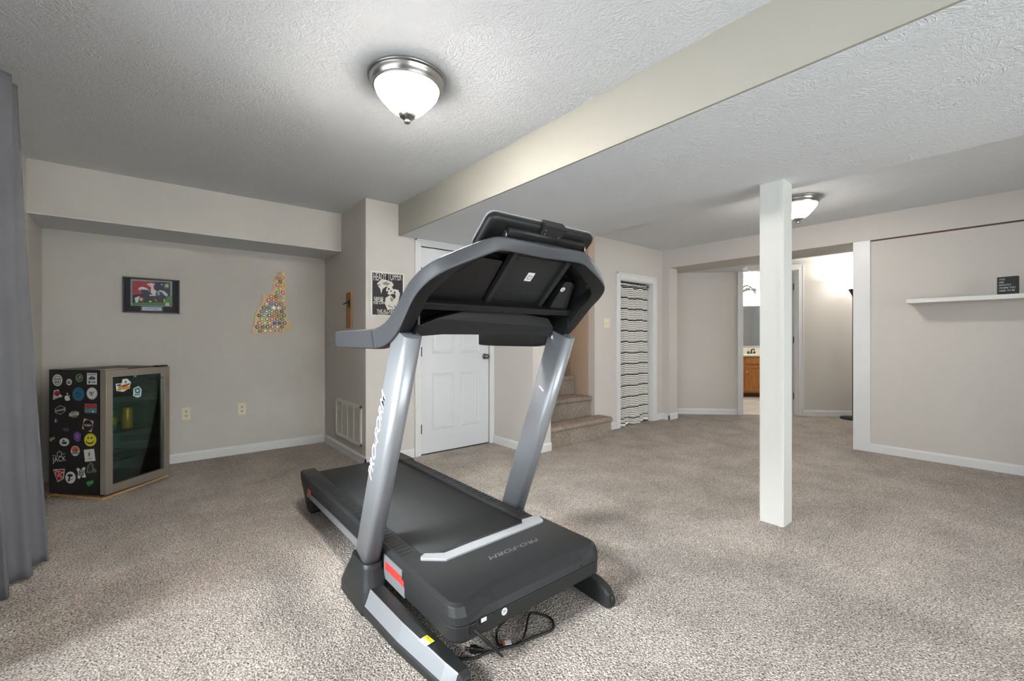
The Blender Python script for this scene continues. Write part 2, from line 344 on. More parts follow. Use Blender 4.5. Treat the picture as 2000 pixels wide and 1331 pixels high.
# casings
def casing(name, o, ex, out, w0, w1, top, cw=.07, t=.018):
    o, ex, out = V(o), V(ex), V(out); mb = MB()
    def piece(a0, a1, z0, z1):
        mb.obox(o + ex * (a0 + a1) / 2 + out * t / 2 + UP * (z0 + z1) / 2, ex * (a1 - a0) / 2, out * t / 2, UP * (z1 - z0) / 2)
    piece(w0 - cw, w0, 0, top + cw); piece(w1, w1 + cw, 0, top + cw); piece(w0, w1, top, top + cw)
    def ridge(a0, a1, z0, z1): mb.obox(o + ex * (a0 + a1) / 2 + out * (t + .003) + UP * (z0 + z1) / 2, ex * (a1 - a0) / 2, out * .003, UP * (z1 - z0) / 2)
    ridge(w0 - cw, w0 - cw * .72, 0, top + cw); ridge(w1 + cw * .72, w1 + cw, 0, top + cw); ridge(w0 - cw, w1 + cw, top + cw * .72, top + cw)
    return struct(name, mb, WHITE, .003)
casing('trim_door_casing', (0, YD, 0), (1, 0, 0), (0, -1, 0), DX0 - .005, DX1 - .002, DZ + .005, .065)
casing('trim_closet_casing', (0, YS, 0), (1, 0, 0), (0, -1, 0), 4.62, 5.36, 1.915, .085)
struct('trim_closet_jamb', MB().box((4.62, YS, 0), (4.632, YS + .1, 1.915)).box((5.348, YS, 0), (5.36, YS + .1, 1.915)).box((4.62, YS, 1.903), (5.36, YS + .1, 1.915)), WHITE)
casing('trim_bath_casing', OD, E_, -N_, -.395, .395, 2.175, .075)
m = MB(); bbox(m, -.405, -.385, -.005, .11, 0, 2.18); bbox(m, .385, .405, -.005, .11, 0, 2.18); bbox(m, -.405, .405, -.005, .11, 2.165, 2.185)
struct('trim_bath_jamb', m, WHITE)
# patio door in the left wall; added, unseen window behind the camera for extra light
m = MB()
for y in (-.95, .83, 2.57): m.box((XL - .09, y, 0), (XL - .02, y + .05, 2.06))
m.box((XL - .09, -.95, 0), (XL - .02, 2.62, .05)).box((XL - .09, -.95, 2.01), (XL - .02, 2.62, 2.06))
d = struct('window_1', m, WHITE)
obj('pane', MB().box((XL - .06, -.9, .05), (XL - .055, 2.57, 2.01)), GLASS, d)
m = MB()
for x in (-.5, 1.775, 4.05): m.box((x, YR - .09, .5), (x + .05, YR - .02, 2.05))
m.box((-.5, YR - .09, .5), (4.1, YR - .02, .55)).box((-.5, YR - .09, 2.0), (4.1, YR - .02, 2.05))
d = struct('added_rear_window', m, WHITE); obj('pane', MB().box((-.45, YR - .06, .55), (4.05, YR - .055, 2.0)), GLASS, d)

# ------------------------------------------------------------------ doors
m = MB(); y0 = YD - .004; m.box((DX0, y0, .012), (DX1 - .008, y0 + .04, DZ - .004))
d1 = struct('door_1', m, DOORW, .002)
m = MB(); W = DX1 - DX0
for cx in (DX0 + .245, DX0 + .575):
    for z0, z1 in ((.24, .80), (1.0, 1.56), (1.70, 1.93)):
        hw = .125
        x0, x1 = cx - hw, cx + hw
        def rim(a, b, da, db):                      # sloping moulding between two nested rectangles
            q = [(x0 + a, y0 - da, z0 + a), (x1 - a, y0 - da, z0 + a), (x1 - a, y0 - da, z1 - a), (x0 + a, y0 - da, z1 - a)]
            r = [(x0 + b, y0 - db, z0 + b), (x1 - b, y0 - db, z0 + b), (x1 - b, y0 - db, z1 - b), (x0 + b, y0 - db, z1 - b)]
            m.add(q + r, [(0, 1, 5, 4), (1, 2, 6, 5), (2, 3, 7, 6), (3, 0, 4, 7)])
        rim(0, .006, .0005, .007); rim(.006, .014, .007, .008); rim(.014, .024, .008, .0015); rim(.024, .042, .0015, .006)
        m.poly([(x0 + .042, y0 - .006, z0 + .042), (x1 - .042, y0 - .006, z0 + .042), (x1 - .042, y0 - .006, z1 - .042), (x0 + .042, y0 - .006, z1 - .042)])
obj('panel_moulding', m, DOORW, d1)
k = obj('door_knob', MB().lathe((2.785, y0, .955), [(.031, 0), (.031, -.006), (.012, -.01), (.011, -.03), (.024, -.036), (.028, -.05), (.024, -.063), (.008, -.068)], 24, ax=(0, 1, 0)), mat('aged_nickel', (132, 122, 106), .3, 1), d1)
for z in (.26, 1.02, 1.80):
    obj('hinge', MB().lathe((DX0 - .002, y0 - .012, z), [(.006, -.045), (.006, .045)], 10), GUN, d1)
obj('threshold_gap', MB().box((DX0, YD + .001, .001), (DX1 - .01, YD + .06, .012)), BLK, d1)
# bathroom door, swung open into the bathroom on its right jamb
m = MB(); bbox(m, .345, .380, .10, .86, .02, 2.155)
d2 = struct('door_2', m, DOORW, .002)
for z in (.28, 1.13, 1.93): m = MB(); bbox(m, .381, .3845, .085, .125, z - .05, z + .05); obj('hinge', m, GUN, d2)

# ------------------------------------------------------------------ staircase
st = thing('staircase', 'beige carpeted stairs climbing into the tan stairwell beside the closet', 'stairs', (3.65, 3.5, 0))
def step(x0, x1, y0_, y1, h, z0):
    r = .03; m = MB(); yz = [(y1, z0), (y0_ + .02, z0), (y0_ + .02, h - .06)]
    for a in range(7):
        t = math.pi * (1.25 - a / 6 * .75); yz.append((y0_ + r * .9 + math.cos(t) * r, h - r + math.sin(t) * r))
    yz.append((y1, h)); m.prism([(x0, y, z) for y, z in yz], (x1 - x0, 0, 0)); return m
for x0, x1, ya, yb, h, z0 in ((3.152, 4.2, 3.225, 3.434, .22, 0), (3.152, 4.127, 3.475, 4.0, .45, .0), (3.152, 4.127, 3.75, 4.94, .68, 0)):
    obj('step', step(x0, x1, ya, yb, h, z0), STAIRC, st, .004)

# ------------------------------------------------------------------ support post under the dropped ceiling
pst = thing('support_post', 'white square boxed support post standing on the carpet under the dropped ceiling', 'post', (3.02, 1.06, 0))
obj('boxing', MB().box((2.952, .992, 0), (3.09, 1.128, ZLOW)), POSTW, pst, .002)
m = MB().box((2.9495, 1.0, 0), (2.952, 1.02, ZLOW - .002)); obj('edge_strip', m, POSTW, pst)

# ------------------------------------------------------------------ ceiling lights
def ceiling_light(x, y, z, r, label, glow):
    t = thing('ceiling_light', label, 'light', (x, y, z), 'flush ceiling lights')
    obj('mounting_ring', MB().lathe((x, y, z), [(r * .55, 0), (r * .995, 0), (r, -.002), (r * .998, -.009), (r * .985, -.012), (r * .955, -.014), (r * .945, -.016), (r * .94, -.024), (r * .90, -.037), (r * .875, -.044), (r * .87, -.046), (r * .87, -.051), (r * .86, -.053), (r * .82, -.053), (r * .80, -.05), (r * .78, -.03), (r * .5, -.02)], 64), NICKEL, t)
    q = r * .82; prof = [(q * .7, -.03), (q, -.045), (q * 1.0, -.055), (q * .95, -.075), (q * .83, -.1), (q * .69, -.122), (q * .58, -.14), (q * .48, -.153), (q * .34, -.166), (q * .18, -.173), (.01, -.175)]
    obj('glass_bowl', MB().lathe((x, y, z), prof, 64), glow, t)
    obj('finial', MB().lathe((x, y, z), [(.008, -.166), (.041, -.167), (.043, -.174), (.033, -.188), (.016, -.196), (.008, -.200), (.016, -.206), (.013, -.214), (.002, -.218)], 24), NICKEL, t)
    return t
ceiling_light(.955, 1.965, ZC, .187, 'nickel and white glass dome light glowing on the ceiling above the treadmill', LAMPG)
ceiling_light(4.475, 1.385, ZC2, .175, 'nickel and white glass dome light partly hidden behind the white support post', LAMPG2)

# ------------------------------------------------------------------ treadmill
TX = 1.14
tm = thing('treadmill', 'black and silver motorised treadmill with raised console standing on the carpet', 'treadmill', (TX, 2.0, 0))
def mir(p, s): return V((TX + (p[0] - TX) * s, p[1], p[2]))     # s=+1: near side (smaller x) as given, s=-1: mirrored
U0, U1 = V((0, 1.885, .20)), V((0, 1.497, 1.175))
ud = (U1 - U0).normalized(); uv_ = V((0, ud.z, -ud.y))
def rrect(c, ax, ay, hx, hy, r, n=5):
    out = []
    for sx, sy, a0 in ((1, 1, 0), (-1, 1, 90), (-1, -1, 180), (1, -1, 270)):
        for i in range(n + 1):
            a = math.radians(a0 + 90 * i / n); out.append(c + ax * (sx * (hx - r) + r * math.cos(a)) + ay * (sy * (hy - r) + r * math.sin(a)))
    return out
for s in (1, -1):
    x = mir((.728, 0, 0), s).x
    up_ = obj('upright', MB().loft([rrect(V((x, p.y, p.z)), V((1, 0, 0)), uv_, .036, .072, .030) for p in (U0, U0.lerp(U1, .5), U1)]), TSILV, tm)
    if s == 1:
        a = onx(718, 955, .6915); b = onx(750, 745, .6915); c = (a + b) / 2; L_ = (b - a).length
        m = MB().text('PRO-FORM', .062, V((.6915, c.y, c.z)) - uv_ * .010, ud, uv_, sx=1.28, shear=.35, bold=.0005); obj('logo_lettering', m, LET, up_, label='white maker lettering along the upright')
    else:
        p = onx(1057, 759, 1.5155); obj('tick_mark', MB().obox(p, (.0005, 0, 0), (0, -.016, -.012), (0, -.003, .004)), LET, up_)
    # boot at the foot of each upright
    def ring(y0_, y1, x0, x1, z, r): return [mir((q.x, q.y, q.z), s) for q in rrect(V(((x0 + x1) / 2, (y0_ + y1) / 2, z)), V((1, 0, 0)), V((0, 1, 0)), (x1 - x0) / 2, (y1 - y0_) / 2, r)]
    obj('upright_boot', MB().loft([ring(1.76, 2.07, .664, .775, .0, .035), ring(1.76, 2.07, .664, .775, .045, .035), ring(1.775, 2.035, .674, .785, .11, .04), ring(1.80, 1.995, .683, .775, .165, .035), ring(1.80, 1.985, .685, .773, .19, .035)]), TBLACK, tm)
    # base leg running forward
    def sec(y, xo, z1, k=1): return [mir(p, s) for p in ((xo, y, 0), (xo - .004, y, z1 * .30), (xo + .002, y, z1 * .42), (xo + .028 * k, y, z1), (xo + .085 * k, y, z1), (xo + .09 * k, y, z1 * .8), (xo + .09 * k, y, 0))]
    secs = [sec(1.80, .668, .105, 1), sec(1.5, .684, .098, .96), sec(1.24, .716, .086, .82), sec(1.185, .732, .078, .7), sec(1.165, .745, .06, .5)]
    leg = MB().loft(secs, 0, False)
    leg.m = [1 if i % 7 == 2 and i < 21 else 0 for i in range(len(leg.m))]
    lg = obj('base_leg', leg, [TBLACK, TSILV], tm, .004)
    fx = mir((.765, 0, 0), s).x
    obj('transport_wheel', MB().lathe((fx + .012, 1.185, .03), [(.02, 0), (.028, .003), (.028, .02), (.02, .023)], 20, ax=(-1, 0, 0)), RUB, lg)
    if s == 1:
        p = onz(833, 1252, .094)
        m = MB().obox(p, (.018, .002, 0), (-.003, .022, 0), (0, 0, .0006), 0).obox(p + V((.009, .001, .0006)), (.0085, .001, 0), (-.003, .022, 0), (0, 0, .0004), 1)
        m.text('WARNING', .0085, p + V((.009, .001, .0013)), (.0, -1, 0), (1, 0, 0), 2); obj('warning_label', m, [LABW, LABY, BLK], lg, label='small yellow and white warning label')
# running deck
ZD = .24; YF, YRR = 1.63, 3.20
obj('running_belt', MB().loft([[V((x, y, z)) for x in (.862, 1.42)] + [V((x, y + (.0 if z > .2 else 0), z - .012)) for x in (1.42, .862)] for y, z in ((1.56, ZD - .004), (YRR - .06, ZD - .004), (YRR - .03, ZD - .008), (YRR - .008, ZD - .022), (YRR, ZD - .045), (YRR - .01, ZD - .07), (YRR - .04, ZD - .085))]), BELT, tm)
obj('deck_board', MB().box((.87, 1.6, .14), (1.41, 3.13, ZD - .018)), RUB, tm)
for s in (1, -1):
    x = lambda q: mir((q, 0, 0), s).x
    # foot rail with cross ribs, outer skirt, silver frame rail, rear end cap
    m = MB(); prof = [(.862, ZD - .03), (.862, ZD + .004), (.855, ZD + .008), (.785, ZD + .004), (.772, ZD - .006), (.766, ZD - .03), (.766, ZD - .06), (.79, ZD - .06)]
    m.prism([(x(a), YF - .02, b) for a, b in prof], (0, YRR - .05 - YF, 0))
    rail = obj('foot_rail', m, TBLACK, tm, .002)
    m = MB()
    for i in range(44):
        y = YF + .06 + i * .031; m.box((x(.795), y, ZD + .002), (x(.85), y + .013, ZD + .0095))
    obj('foot_rail_ribs', m, TBLACK, rail)
    obj('frame_rail', MB().box((x(.775), YF - .1, .115), (x(.80), 3.06, .152), 0).box((x(.782), YF - .1, .152), (x(.86), 3.1, ZD - .055), 1), [TSILV, TDARK], tm, .002)
    cap = MB(); rings = []
    for z, ya, yb, xa, xb in ((.0, 3.04, 3.10, .795, .86), (.012, 3.03, 3.12, .79, .862), (.10, 3.035, 3.155, .779, .864), (.20, 3.0, 3.20, .768, .866), (.238, 2.98, 3.212, .768, .866), (ZD + .012, 2.995, 3.205, .776, .862)):
        rings.append([V((x(p.x), p.y, p.z)) for p in rrect(V(((xa + xb) / 2, (ya + yb) / 2, z)), V((1, 0, 0)), V((0, 1, 0)), (xb - xa) / 2, (yb - ya) / 2, .014, 3)])
    cap.loft(rings, 0, False); ec = obj('rear_end_cap', cap, TBLACK, tm, .003)
    m = MB().obox((x(.815), 3.172, ZD + .0125), (.024, 0, 0), (0, .008, 0), (0, 0, .0006)); m.text('CUSHION', .011, (x(.815), 3.172, ZD + .0136), (-1, 0, 0), (0, -1, 0), 1); obj('cap_label', m, [mat('dull_red_print', (120, 62, 52), .5), BLK], ec)
    obj('orange_sticker', MB().box((x(.7645), 2.93, .152), (x(.766), 3.0, .183)), ORANGE, tm)
    if s == 1: obj('red_side_stripe', MB().box((.7625, 1.60, .165), (.7655, 1.78, .196)), RED, tm); obj('side_panel', MB().box((.7655, 1.60, .12), (.775, 1.80, ZD - .02)), TSILV, tm)
# motor hood: upper cover, lower tray, silver trim bar, lettering
def hood_ring(z, yf, x0, x1, yb, r, bow=0, n=6):
    pts = [V((x0, yb, z))]
    for i in range(n + 1): a = math.pi + math.pi / 2 * i / n; pts.append(V((x0 + r + r * math.cos(a), yf + r + r * math.sin(a), z)))
    for f in (.16, .24, .76, .84): pts.append(V((x0 + (x1 - x0) * f, yf + (bow if .2 < f < .8 else bow * .55), z)))
    for i in range(n + 1): a = 1.5 * math.pi + math.pi / 2 * i / n; pts.append(V((x1 - r + r * math.cos(a), yf + r + r * math.sin(a), z)))
    pts.append(V((x1, yb, z))); return pts
hx0, hx1 = .762, 1.522
hood = obj('motor_hood', MB().loft([hood_ring(.188, 1.222, hx0, hx1, 1.618, .05), hood_ring(.215, 1.225, hx0, hx1, 1.618, .05, .006), hood_ring(.243, 1.24, hx0 + .004, hx1 - .004, 1.618, .045, .03), hood_ring(.252, 1.252, hx0 + .016, hx1 - .016, 1.612, .04, .042)], 0, False), TBLACK, tm, .004)
obj('hood_tray', MB().loft([hood_ring(.118, 1.24, hx0 + .012, hx1 - .012, 1.60, .05), hood_ring(.132, 1.226, hx0 + .003, hx1 - .003, 1.60, .05), hood_ring(.185, 1.2235, hx0 + .001, hx1 - .001, 1.60, .05)], 0, False), TBLACK, tm, .003)
def q(c): return onz(c[0], c[1], .254)
bar = [(821, 1091), (829, 1084), (868, 1083), (918, 1063), (1021.5, 1024.5), (1019, 1017.5), (1050.5, 1008), (1061, 1018), (1059, 1021), (956, 1062.5), (872, 1096), (822, 1095)]
pts = [q(c) for c in bar]; m = MB().prism([p - UP * .006 for p in pts], (0, 0, .013)); obj('silver_trim_bar', m, TSILV2, hood, .003)
c = q((1006, 1070)); obj('hood_lettering', MB().text('PRO-FORM', .038, (c.x, c.y, .2527), (-1, 0, 0), (0, -1, 0), sx=1.45, shear=.3), LETG, hood)
# front details on the tray: power inlet, breaker switch, round sticker, screws
fy = 1.2225
m = MB().obox(ony(925, 1228, fy), (.014, 0, 0), (0, .003, 0), (0, 0, .018)); obj('power_inlet', m, TDARK, tm, .003)
p = ony(944, 1210, fy); obj('breaker_switch', MB().obox(p, (.016, 0, 0), (0, .003, 0), (0, 0, .011), 0).obox(p + V((0, -.003, 0)), (.011, 0, 0), (0, .002, 0), (0, 0, .0065), 1), [TDARK, LABW], tm, .001)
p = ony(985, 1195, fy); m = MB().lathe(p, [(.013, 0), (.013, -.0012)], 28, 0, (0, 1, 0)); m.text('PF', .012, p + V((0, -.0018, 0)), (1, 0, 0), (0, 0, 1), 1); obj('round_sticker', m, [LABW, TGREY], tm)
for px, py in ((966, 1197), (1061, 1148), (1136, 1106)): obj('screw', MB().lathe(ony(px, py, fy), [(.004, .001), (.004, -.002)], 10, 0, (0, 1, 0)), TDARK, tm)
# console: side arms and arch as one swept frame
half = [(.71, 2.205, 1.147, .036, .022), (.71, 2.10, 1.147, .040, .025), (.71, 1.76, 1.148, .041, .026), (.71, 1.68, 1.152, .042, .027), (.71, 1.585, 1.172, .044, .028), (.71, 1.50, 1.215, .042, .029), (.71, 1.435, 1.268, .038, .03), (.711, 1.375, 1.318, .034, .03), (.722, 1.31, 1.357, .030, .032), (.75, 1.265, 1.386, .027, .034), (.80, 1.243, 1.417, .026, .034), (.89, 1.222, 1.466, .026, .034), (.93, 1.216, 1.481, .025, .034), (1.0, 1.212, 1.487, .024, .034), (TX, 1.208, 1.490, .024, .034)]
path = half + [(2 * TX - a, b, c, d, e) for a, b, c, d, e in half[-2::-1]]
def cat5(pts, k):
    out = []; n = len(pts)
    for i in range(n - 1):
        a, b, c, d = pts[max(i - 1, 0)], pts[i], pts[i + 1], pts[min(i + 2, n - 1)]
        for j in range(k):
            t = j / k; out.append(tuple(.5 * (2 * q1 + (q2 - q0) * t + (2 * q0 - 5 * q1 + 4 * q2 - q3) * t * t + (3 * q1 - q0 - 3 * q2 + q3) * t ** 3) for q0, q1, q2, q3 in zip(a, b, c, d)))
    return out + [tuple(pts[-1])]
path = cat5(path, 4)
P = [V(p[:3]) for p in path]; rings = []
inside = V((TX, 1.62, 1.20))
for i, p in enumerate(P):
    t = (P[min(i + 1, len(P) - 1)] - P[max(i - 1, 0)]).normalized()
    nside = V((TX, p.y, p.z)) - p
    wv = V((0, -.3 * min(1, max(0, (1.9 - p.y) / .25)) + 1.0 * max(0, 1 - abs(p.x - TX) / .36), -1)); wv = (wv - t * wv.dot(t)).normalized()
    bv = t.cross(wv).normalized()
    rings.append(rrect(p, wv, bv, path[i][3], path[i][4], .008, 3))
fm = MB().loft(rings, 0, True)
fm.m = [1 if k_ < 16 * (len(rings) - 1) and (k_ % 16 in (0, 1, 2, 3, 4, 14, 15)) else 0 for k_ in range(len(fm.m))]
con = obj('console_frame', fm, [TGREY, TDARK], tm)
for s in (1, -1):
    m = MB(); xx = mir((.71, 0, 0), s).x; m.loft([[V((xx, yy, zz)) + dd for dd in ()] or rrect(V((xx, yy, zz)), V((1, 0, 0)), V((0, .35, .94)), .0275, .0435, .01, 3) for yy, zz in ((1.722, 1.148), (1.716, 1.148))]); obj('arm_joint', m, TDARK, con)
# console shell seen from below: recessed tray, ribs, centre cover, side pods, cross bar, lower cover
tray = [(.735, 1.47, 1.24), (.735, 1.37, 1.335), (.79, 1.27, 1.41), (.92, 1.235, 1.47), (1.36, 1.235, 1.47), (1.49, 1.27, 1.41), (1.548, 1.37, 1.335), (1.548, 1.47, 1.24), (1.50, 1.56, 1.175), (.78, 1.56, 1.175)]
back = V((0, .10, .012)); ctr = sum((V(p) for p in tray), V()) / len(tray)
m = MB(); n = len(tray); f = [V(p) for p in tray]; bk = [ctr + (p - ctr) * .97 + back for p in f]
m.add(f + bk, [(i, (i + 1) % n, n + (i + 1) % n, n + i) for i in range(n)], 0); m.poly(bk, 0)
tr = obj('console_tray', m, TDARK, tm); sm_ = tr.modifiers.new('thick', 'SOLIDIFY'); sm_.thickness = .006; sm_.offset = 1
r0, r1 = V((0, 1.245, 1.474)), V((0, 1.445, 1.292)); rd = (r1 - r0).normalized(); rn = V((0, -rd.z, rd.y)); rn = -rn if rn.y > 0 else rn
for xx in (1.052, 1.345):
    rb = obj('console_rib', MB().obox(V((xx, 0, 0)) + (r0 + r1) / 2 - rn * .012, (.011, 0, 0), rd * ((r1 - r0).length / 2), rn * .014), TBLACK, tr, .002)
    for f_ in (.32,): obj('screw_hole', MB().lathe(V((xx, 0, 0)) + r0.lerp(r1, f_) + rn * .0025, [(.005, 0), (.005, .001)], 10, 0, rn), BLK, rb)
pc = V((1.2, 0, 0)) + (r0 + r1) / 2 - rn * .028
cc = obj('electronics_cover', MB().obox(pc, (.142, 0, 0), rd * .125, rn * .012), TBLACK, tr, .004)
p = pc + rn * .0128 - rd * .015 + V((.0, 0, 0)); m = MB().obox(p, (.018, 0, 0), rd * .022, rn * .0006); m.obox(p + rn * .0008 + rd * .002, (.010, 0, 0), rd * .010, rn * .0003, 1).obox(p + rn * .0012 + rd * .002, (.007, 0, 0), rd * .007, rn * .0003, 0); obj('cover_label', m, [LABW, LETG], cc, label='small white printed label')
for dx, dd in ((-.05, .085), (.06, .09)): obj('screw_hole', MB().lathe(pc + V((dx, 0, 0)) + rd * dd + rn * .0125, [(.004, 0), (.004, .001)], 10, 0, rn), BLK, cc)
# left pod (open box) and right pod (wedge)
m = MB().loft([[V(p) for p in ((.78, 1.45, 1.292), (1.03, 1.46, 1.292), (1.03, 1.30, 1.445), (.90, 1.29, 1.445), (.79, 1.36, 1.37))], [V(p) + V((.0, .06, .012)) for p in ((.78, 1.45, 1.292), (1.03, 1.46, 1.292), (1.03, 1.30, 1.445), (.90, 1.29, 1.445), (.79, 1.36, 1.37))]], 0, False); obj('tray_pod', m, MATS['treadmill_deep_black'], tr, .005)
m = MB().loft([[V(p) for p in ((1.40, 1.43, 1.288), (1.475, 1.425, 1.288), (1.485, 1.425, 1.29), (1.528, 1.445, 1.285), (1.50, 1.50, 1.29), (1.42, 1.50, 1.29))], [V(p) for p in ((1.405, 1.33, 1.40), (1.43, 1.325, 1.40), (1.44, 1.325, 1.40), (1.47, 1.34, 1.39), (1.48, 1.40, 1.41), (1.41, 1.40, 1.41))]], 0, False)
pod = obj('tray_pod', m, TBLACK, tr, .006)
p = onp(1099, 566, (1.41, 1.385, 1.34), rn); m = MB().lathe(p, [(.012, -.002), (.012, .0012)], 24, 0, rn); m.lathe(p + rn * .0013, [(.004, 0), (.004, .0006)], 12, 1, rn); obj('round_sticker', m, [LABW, TGREY], tr)
obj('console_crossbar', MB().obox((TX, 1.438, 1.276), (.405, 0, 0), (0, .010, .008), (0, -.012, .012)), TDARK, tm, .004)
m = MB().prism([(.765, 1.535, 1.155), (.80, 1.535, 1.158), (.90, 1.535, 1.166), (1.38, 1.535, 1.166), (1.48, 1.535, 1.158), (1.515, 1.535, 1.155), (1.51, 1.515, 1.205), (1.46, 1.50, 1.245), (1.30, 1.50, 1.262), (.98, 1.50, 1.262), (.86, 1.50, 1.23), (.785, 1.51, 1.20)], (0, .03, .006)); low = obj('lower_cover', m, mat('treadmill_matt_cover', (26, 26, 27), .6), tm, .003)
for px, py in ((803, 622), (793, 643)): obj('screw', MB().lathe(onx(px, py, .742), [(.004, .002), (.004, -.002)], 10, 0, (-1, 0, 0)), NICKEL, tm)
for xx in (.742, 1.530): obj('arm_bracket', MB().prism([(xx, 1.50, 1.14), (xx, 1.60, 1.14), (xx, 1.60, 1.17), (xx, 1.48, 1.25), (xx, 1.44, 1.25), (xx, 1.44, 1.20)], (.008, 0, 0)), TDARK, tm)
p = ony(1079, 659, 1.53); obj('bolt_cap', MB().lathe(p, [(.010, .002), (.010, -.003), (.004, -.004)], 20, 0, (0, 1, 0)), LABW, tm)
# screen, seen from behind
s0, s1 = V((0, 1.168, 1.571)), V((0, 1.285, 1.470)); sd = (s1 - s0).normalized(); sn = V((0, -sd.z, sd.y)); sn = -sn if sn.y > 0 else sn    # sn points to the camera side (back of the screen)
sc_c = (s0 + s1) / 2; hl = (s1 - s0).length / 2; xc, hw = TX, .268
scr = obj('screen', MB().loft([rrect(V((xc, 0, 0)) + sc_c + sn * o_, V((1, 0, 0)), sd, hw - i_, hl - i_, .03 - i_ * .5, 6) for o_, i_ in ((-.016, .004), (-.014, 0), (.000, 0), (.008, .006), (.012, .016))], 0, True), TDARK, tm)
obj('screen_bezel', MB().loft([rrect(V((xc, 0, 0)) + sc_c + sn * o_, V((1, 0, 0)), sd, hw + .002, hl + .002, .03, 6) for o_ in (-.021, -.015)], 0, False), mat('pale_silver_edge', (196, 198, 200), .3, .4), scr)
obj('display_glass', MB().obox(V((xc, 0, 0)) + sc_c - sn * .0215, (hw - .02, 0, 0), sd * (hl - .018), sn * .001), mat('dark_display', (10, 10, 12), .1), scr)
pp = V((xc + .02, 1.203, 1.522))
obj('screen_hinge_cover', MB().loft([rrect(V((xx, 0, 0)) + pp - V((xc + .02, 0, 0)), sd, sn, .03, .016, .012, 4) for xx in (xc - .185, xc + .21)], 0, True), TDARK, tm)
obj('screen_hinge_rod', MB().tube([V((xc - .185, 0, 0)) + pp - V((xc + .02, 0, 0)) + sd * .034, V((xc + .235, 0, 0)) + pp - V((xc + .02, 0, 0)) + sd * .034], .011, 14), TDARK, tm)
for xx in (xc - .185, xc + .228): obj('hinge_washer', MB().lathe(V((xx, 0, 0)) + pp - V((xc + .02, 0, 0)) + sd * .006, [(.018, -.004), (.018, .004), (.01, .006)], 18, 0, (1, 0, 0)), NICKEL, tm)
br = V((xc + .02, 0, 0)) + sc_c - sd * (hl - .012) + sn * .012
brk = obj('camera_clip', MB().obox(br, (.055, 0, 0), sd * .024, sn * .012).obox(br - sd * .022 - sn * .006, (.055, 0, 0), sd * .004, sn * .02), TBLACK, scr, .003)
for a_, b_ in ((-.04, .012), (.035, .015), (-.045, -.005), (.03, .03)): obj('screw', MB().lathe(br + V((a_, 0, 0)) + sd * b_ + sn * .0125, [(.003, 0), (.003, .001)], 8, 0, sn), NICKEL, brk)
obj('screen_stalk', MB().box((xc - .07, 1.225, 1.475), (xc + .07, 1.30, 1.50)).box((xc - .1, 1.262, 1.47), (xc + .1, 1.29, 1.50)), TDARK, tm, .004)
# power cord on the carpet with plug and tag
def fl(x, y, z=.006): return onz(x, y, z)
def smooth(pts, k=6):
    out = []; n = len(pts)
    for i in range(n - 1):
        p0, p1, p2, p3 = pts[max(i - 1, 0)], pts[i], pts[i + 1], pts[min(i + 2, n - 1)]
        for j in range(k):
            t = j / k; out.append(.5 * ((2 * p1) + (p2 - p0) * t + (2 * p0 - 5 * p1 + 4 * p2 - p3) * t * t + (3 * p1 - p0 - 3 * p2 + p3) * t ** 3))
    return out + [pts[-1]]
inl = ony(925, 1230, fy)
cord = [onz(1010, 1192, .10), fl(975, 1225, .03), fl(970, 1245), fl(976, 1262), fl(1004, 1262), fl(1040, 1246), fl(1076, 1232), fl(1081, 1218), fl(1070, 1205), fl(1040, 1198, .01), fl(1033, 1204, .01), fl(1030, 1215, .012), fl(1024, 1243, .015), fl(1015, 1256), fl(985, 1267), fl(952, 1275), fl(925, 1286), fl(890, 1287), fl(868, 1275)]
pc_ = obj('power_cord', MB().tube(smooth(cord), .0045, 8), RUB, tm)
obj('cord_guide', MB().tube([inl, inl.lerp(fl(979, 1279, .045), .5) , fl(981, 1283, .03)], [.004, .0065, .004], 10), RUB, tm)
a = fl(918, 1268, .014); b = fl(944, 1270, .014); dv = (b - a).normalized(); nv = V((-dv.y, dv.x, 0))
plug = obj('plug', MB().loft([rrect(a + dv * o_, nv, UP, h_, h_, .004, 3) for o_, h_ in ((.0, .011), (.018, .012), (.03, .008), (.05, .005))], 0, True), TDARK, pc_)
obj('plug_prong', MB().obox(a - dv * .009 + nv * .006, dv * .009, nv * .0008, UP * .003).obox(a - dv * .009 - nv * .006, dv * .009, nv * .0008, UP * .003), NICKEL, plug)
a = fl(984, 1257, .012); b = fl(996, 1255, .012); dv = (b - a).normalized(); nv = V((-dv.y, dv.x, 0))
obj('cord_tag', MB().obox(a, dv * .004, nv * .011, UP * .001, 1).obox(a + dv * .016, dv * .012, nv * .011, UP * .001, 0), [LABW, ORANGE], pc_, label='white and orange paper tag')

# ------------------------------------------------------------------ mini fridge in the corner, on a plywood board
A = V((-.262, 4.216, 0)); d_ = V((.731, .682, 0)).normalized(); ni = V((-d_.y, d_.x, 0))       # along the door, into the body
def Fr(u, v, z): return A + d_ * u + ni * v + UP * z
FW_, FD, FZ0, FZ1 = .495, .475, .032, .925
fr = thing('mini_fridge', 'black mini fridge with stickers and steel framed glass door in the corner', 'fridge', Fr(FW_ / 2, FD / 2, 0))
def fb(mb, u0, u1, v0, v1, z0, z1, mi=0): return mb.obox(Fr((u0 + u1) / 2, (v0 + v1) / 2, (z0 + z1) / 2), d_ * (u1 - u0) / 2, ni * (v1 - v0) / 2, UP * (z1 - z0) / 2, mi)
m = MB(); fb(m, 0, .03, .055, FD, FZ0, FZ1); fb(m, FW_ - .03, FW_, .055, FD, FZ0, FZ1); fb(m, .03, FW_ - .03, FD - .04, FD, FZ0, FZ1); fb(m, .03, FW_ - .03, .055, FD - .04, FZ1 - .03, FZ1); fb(m, .03, FW_ - .03, .055, FD - .04, FZ0, FZ0 + .05)
obj('body', m, FBODY, fr)
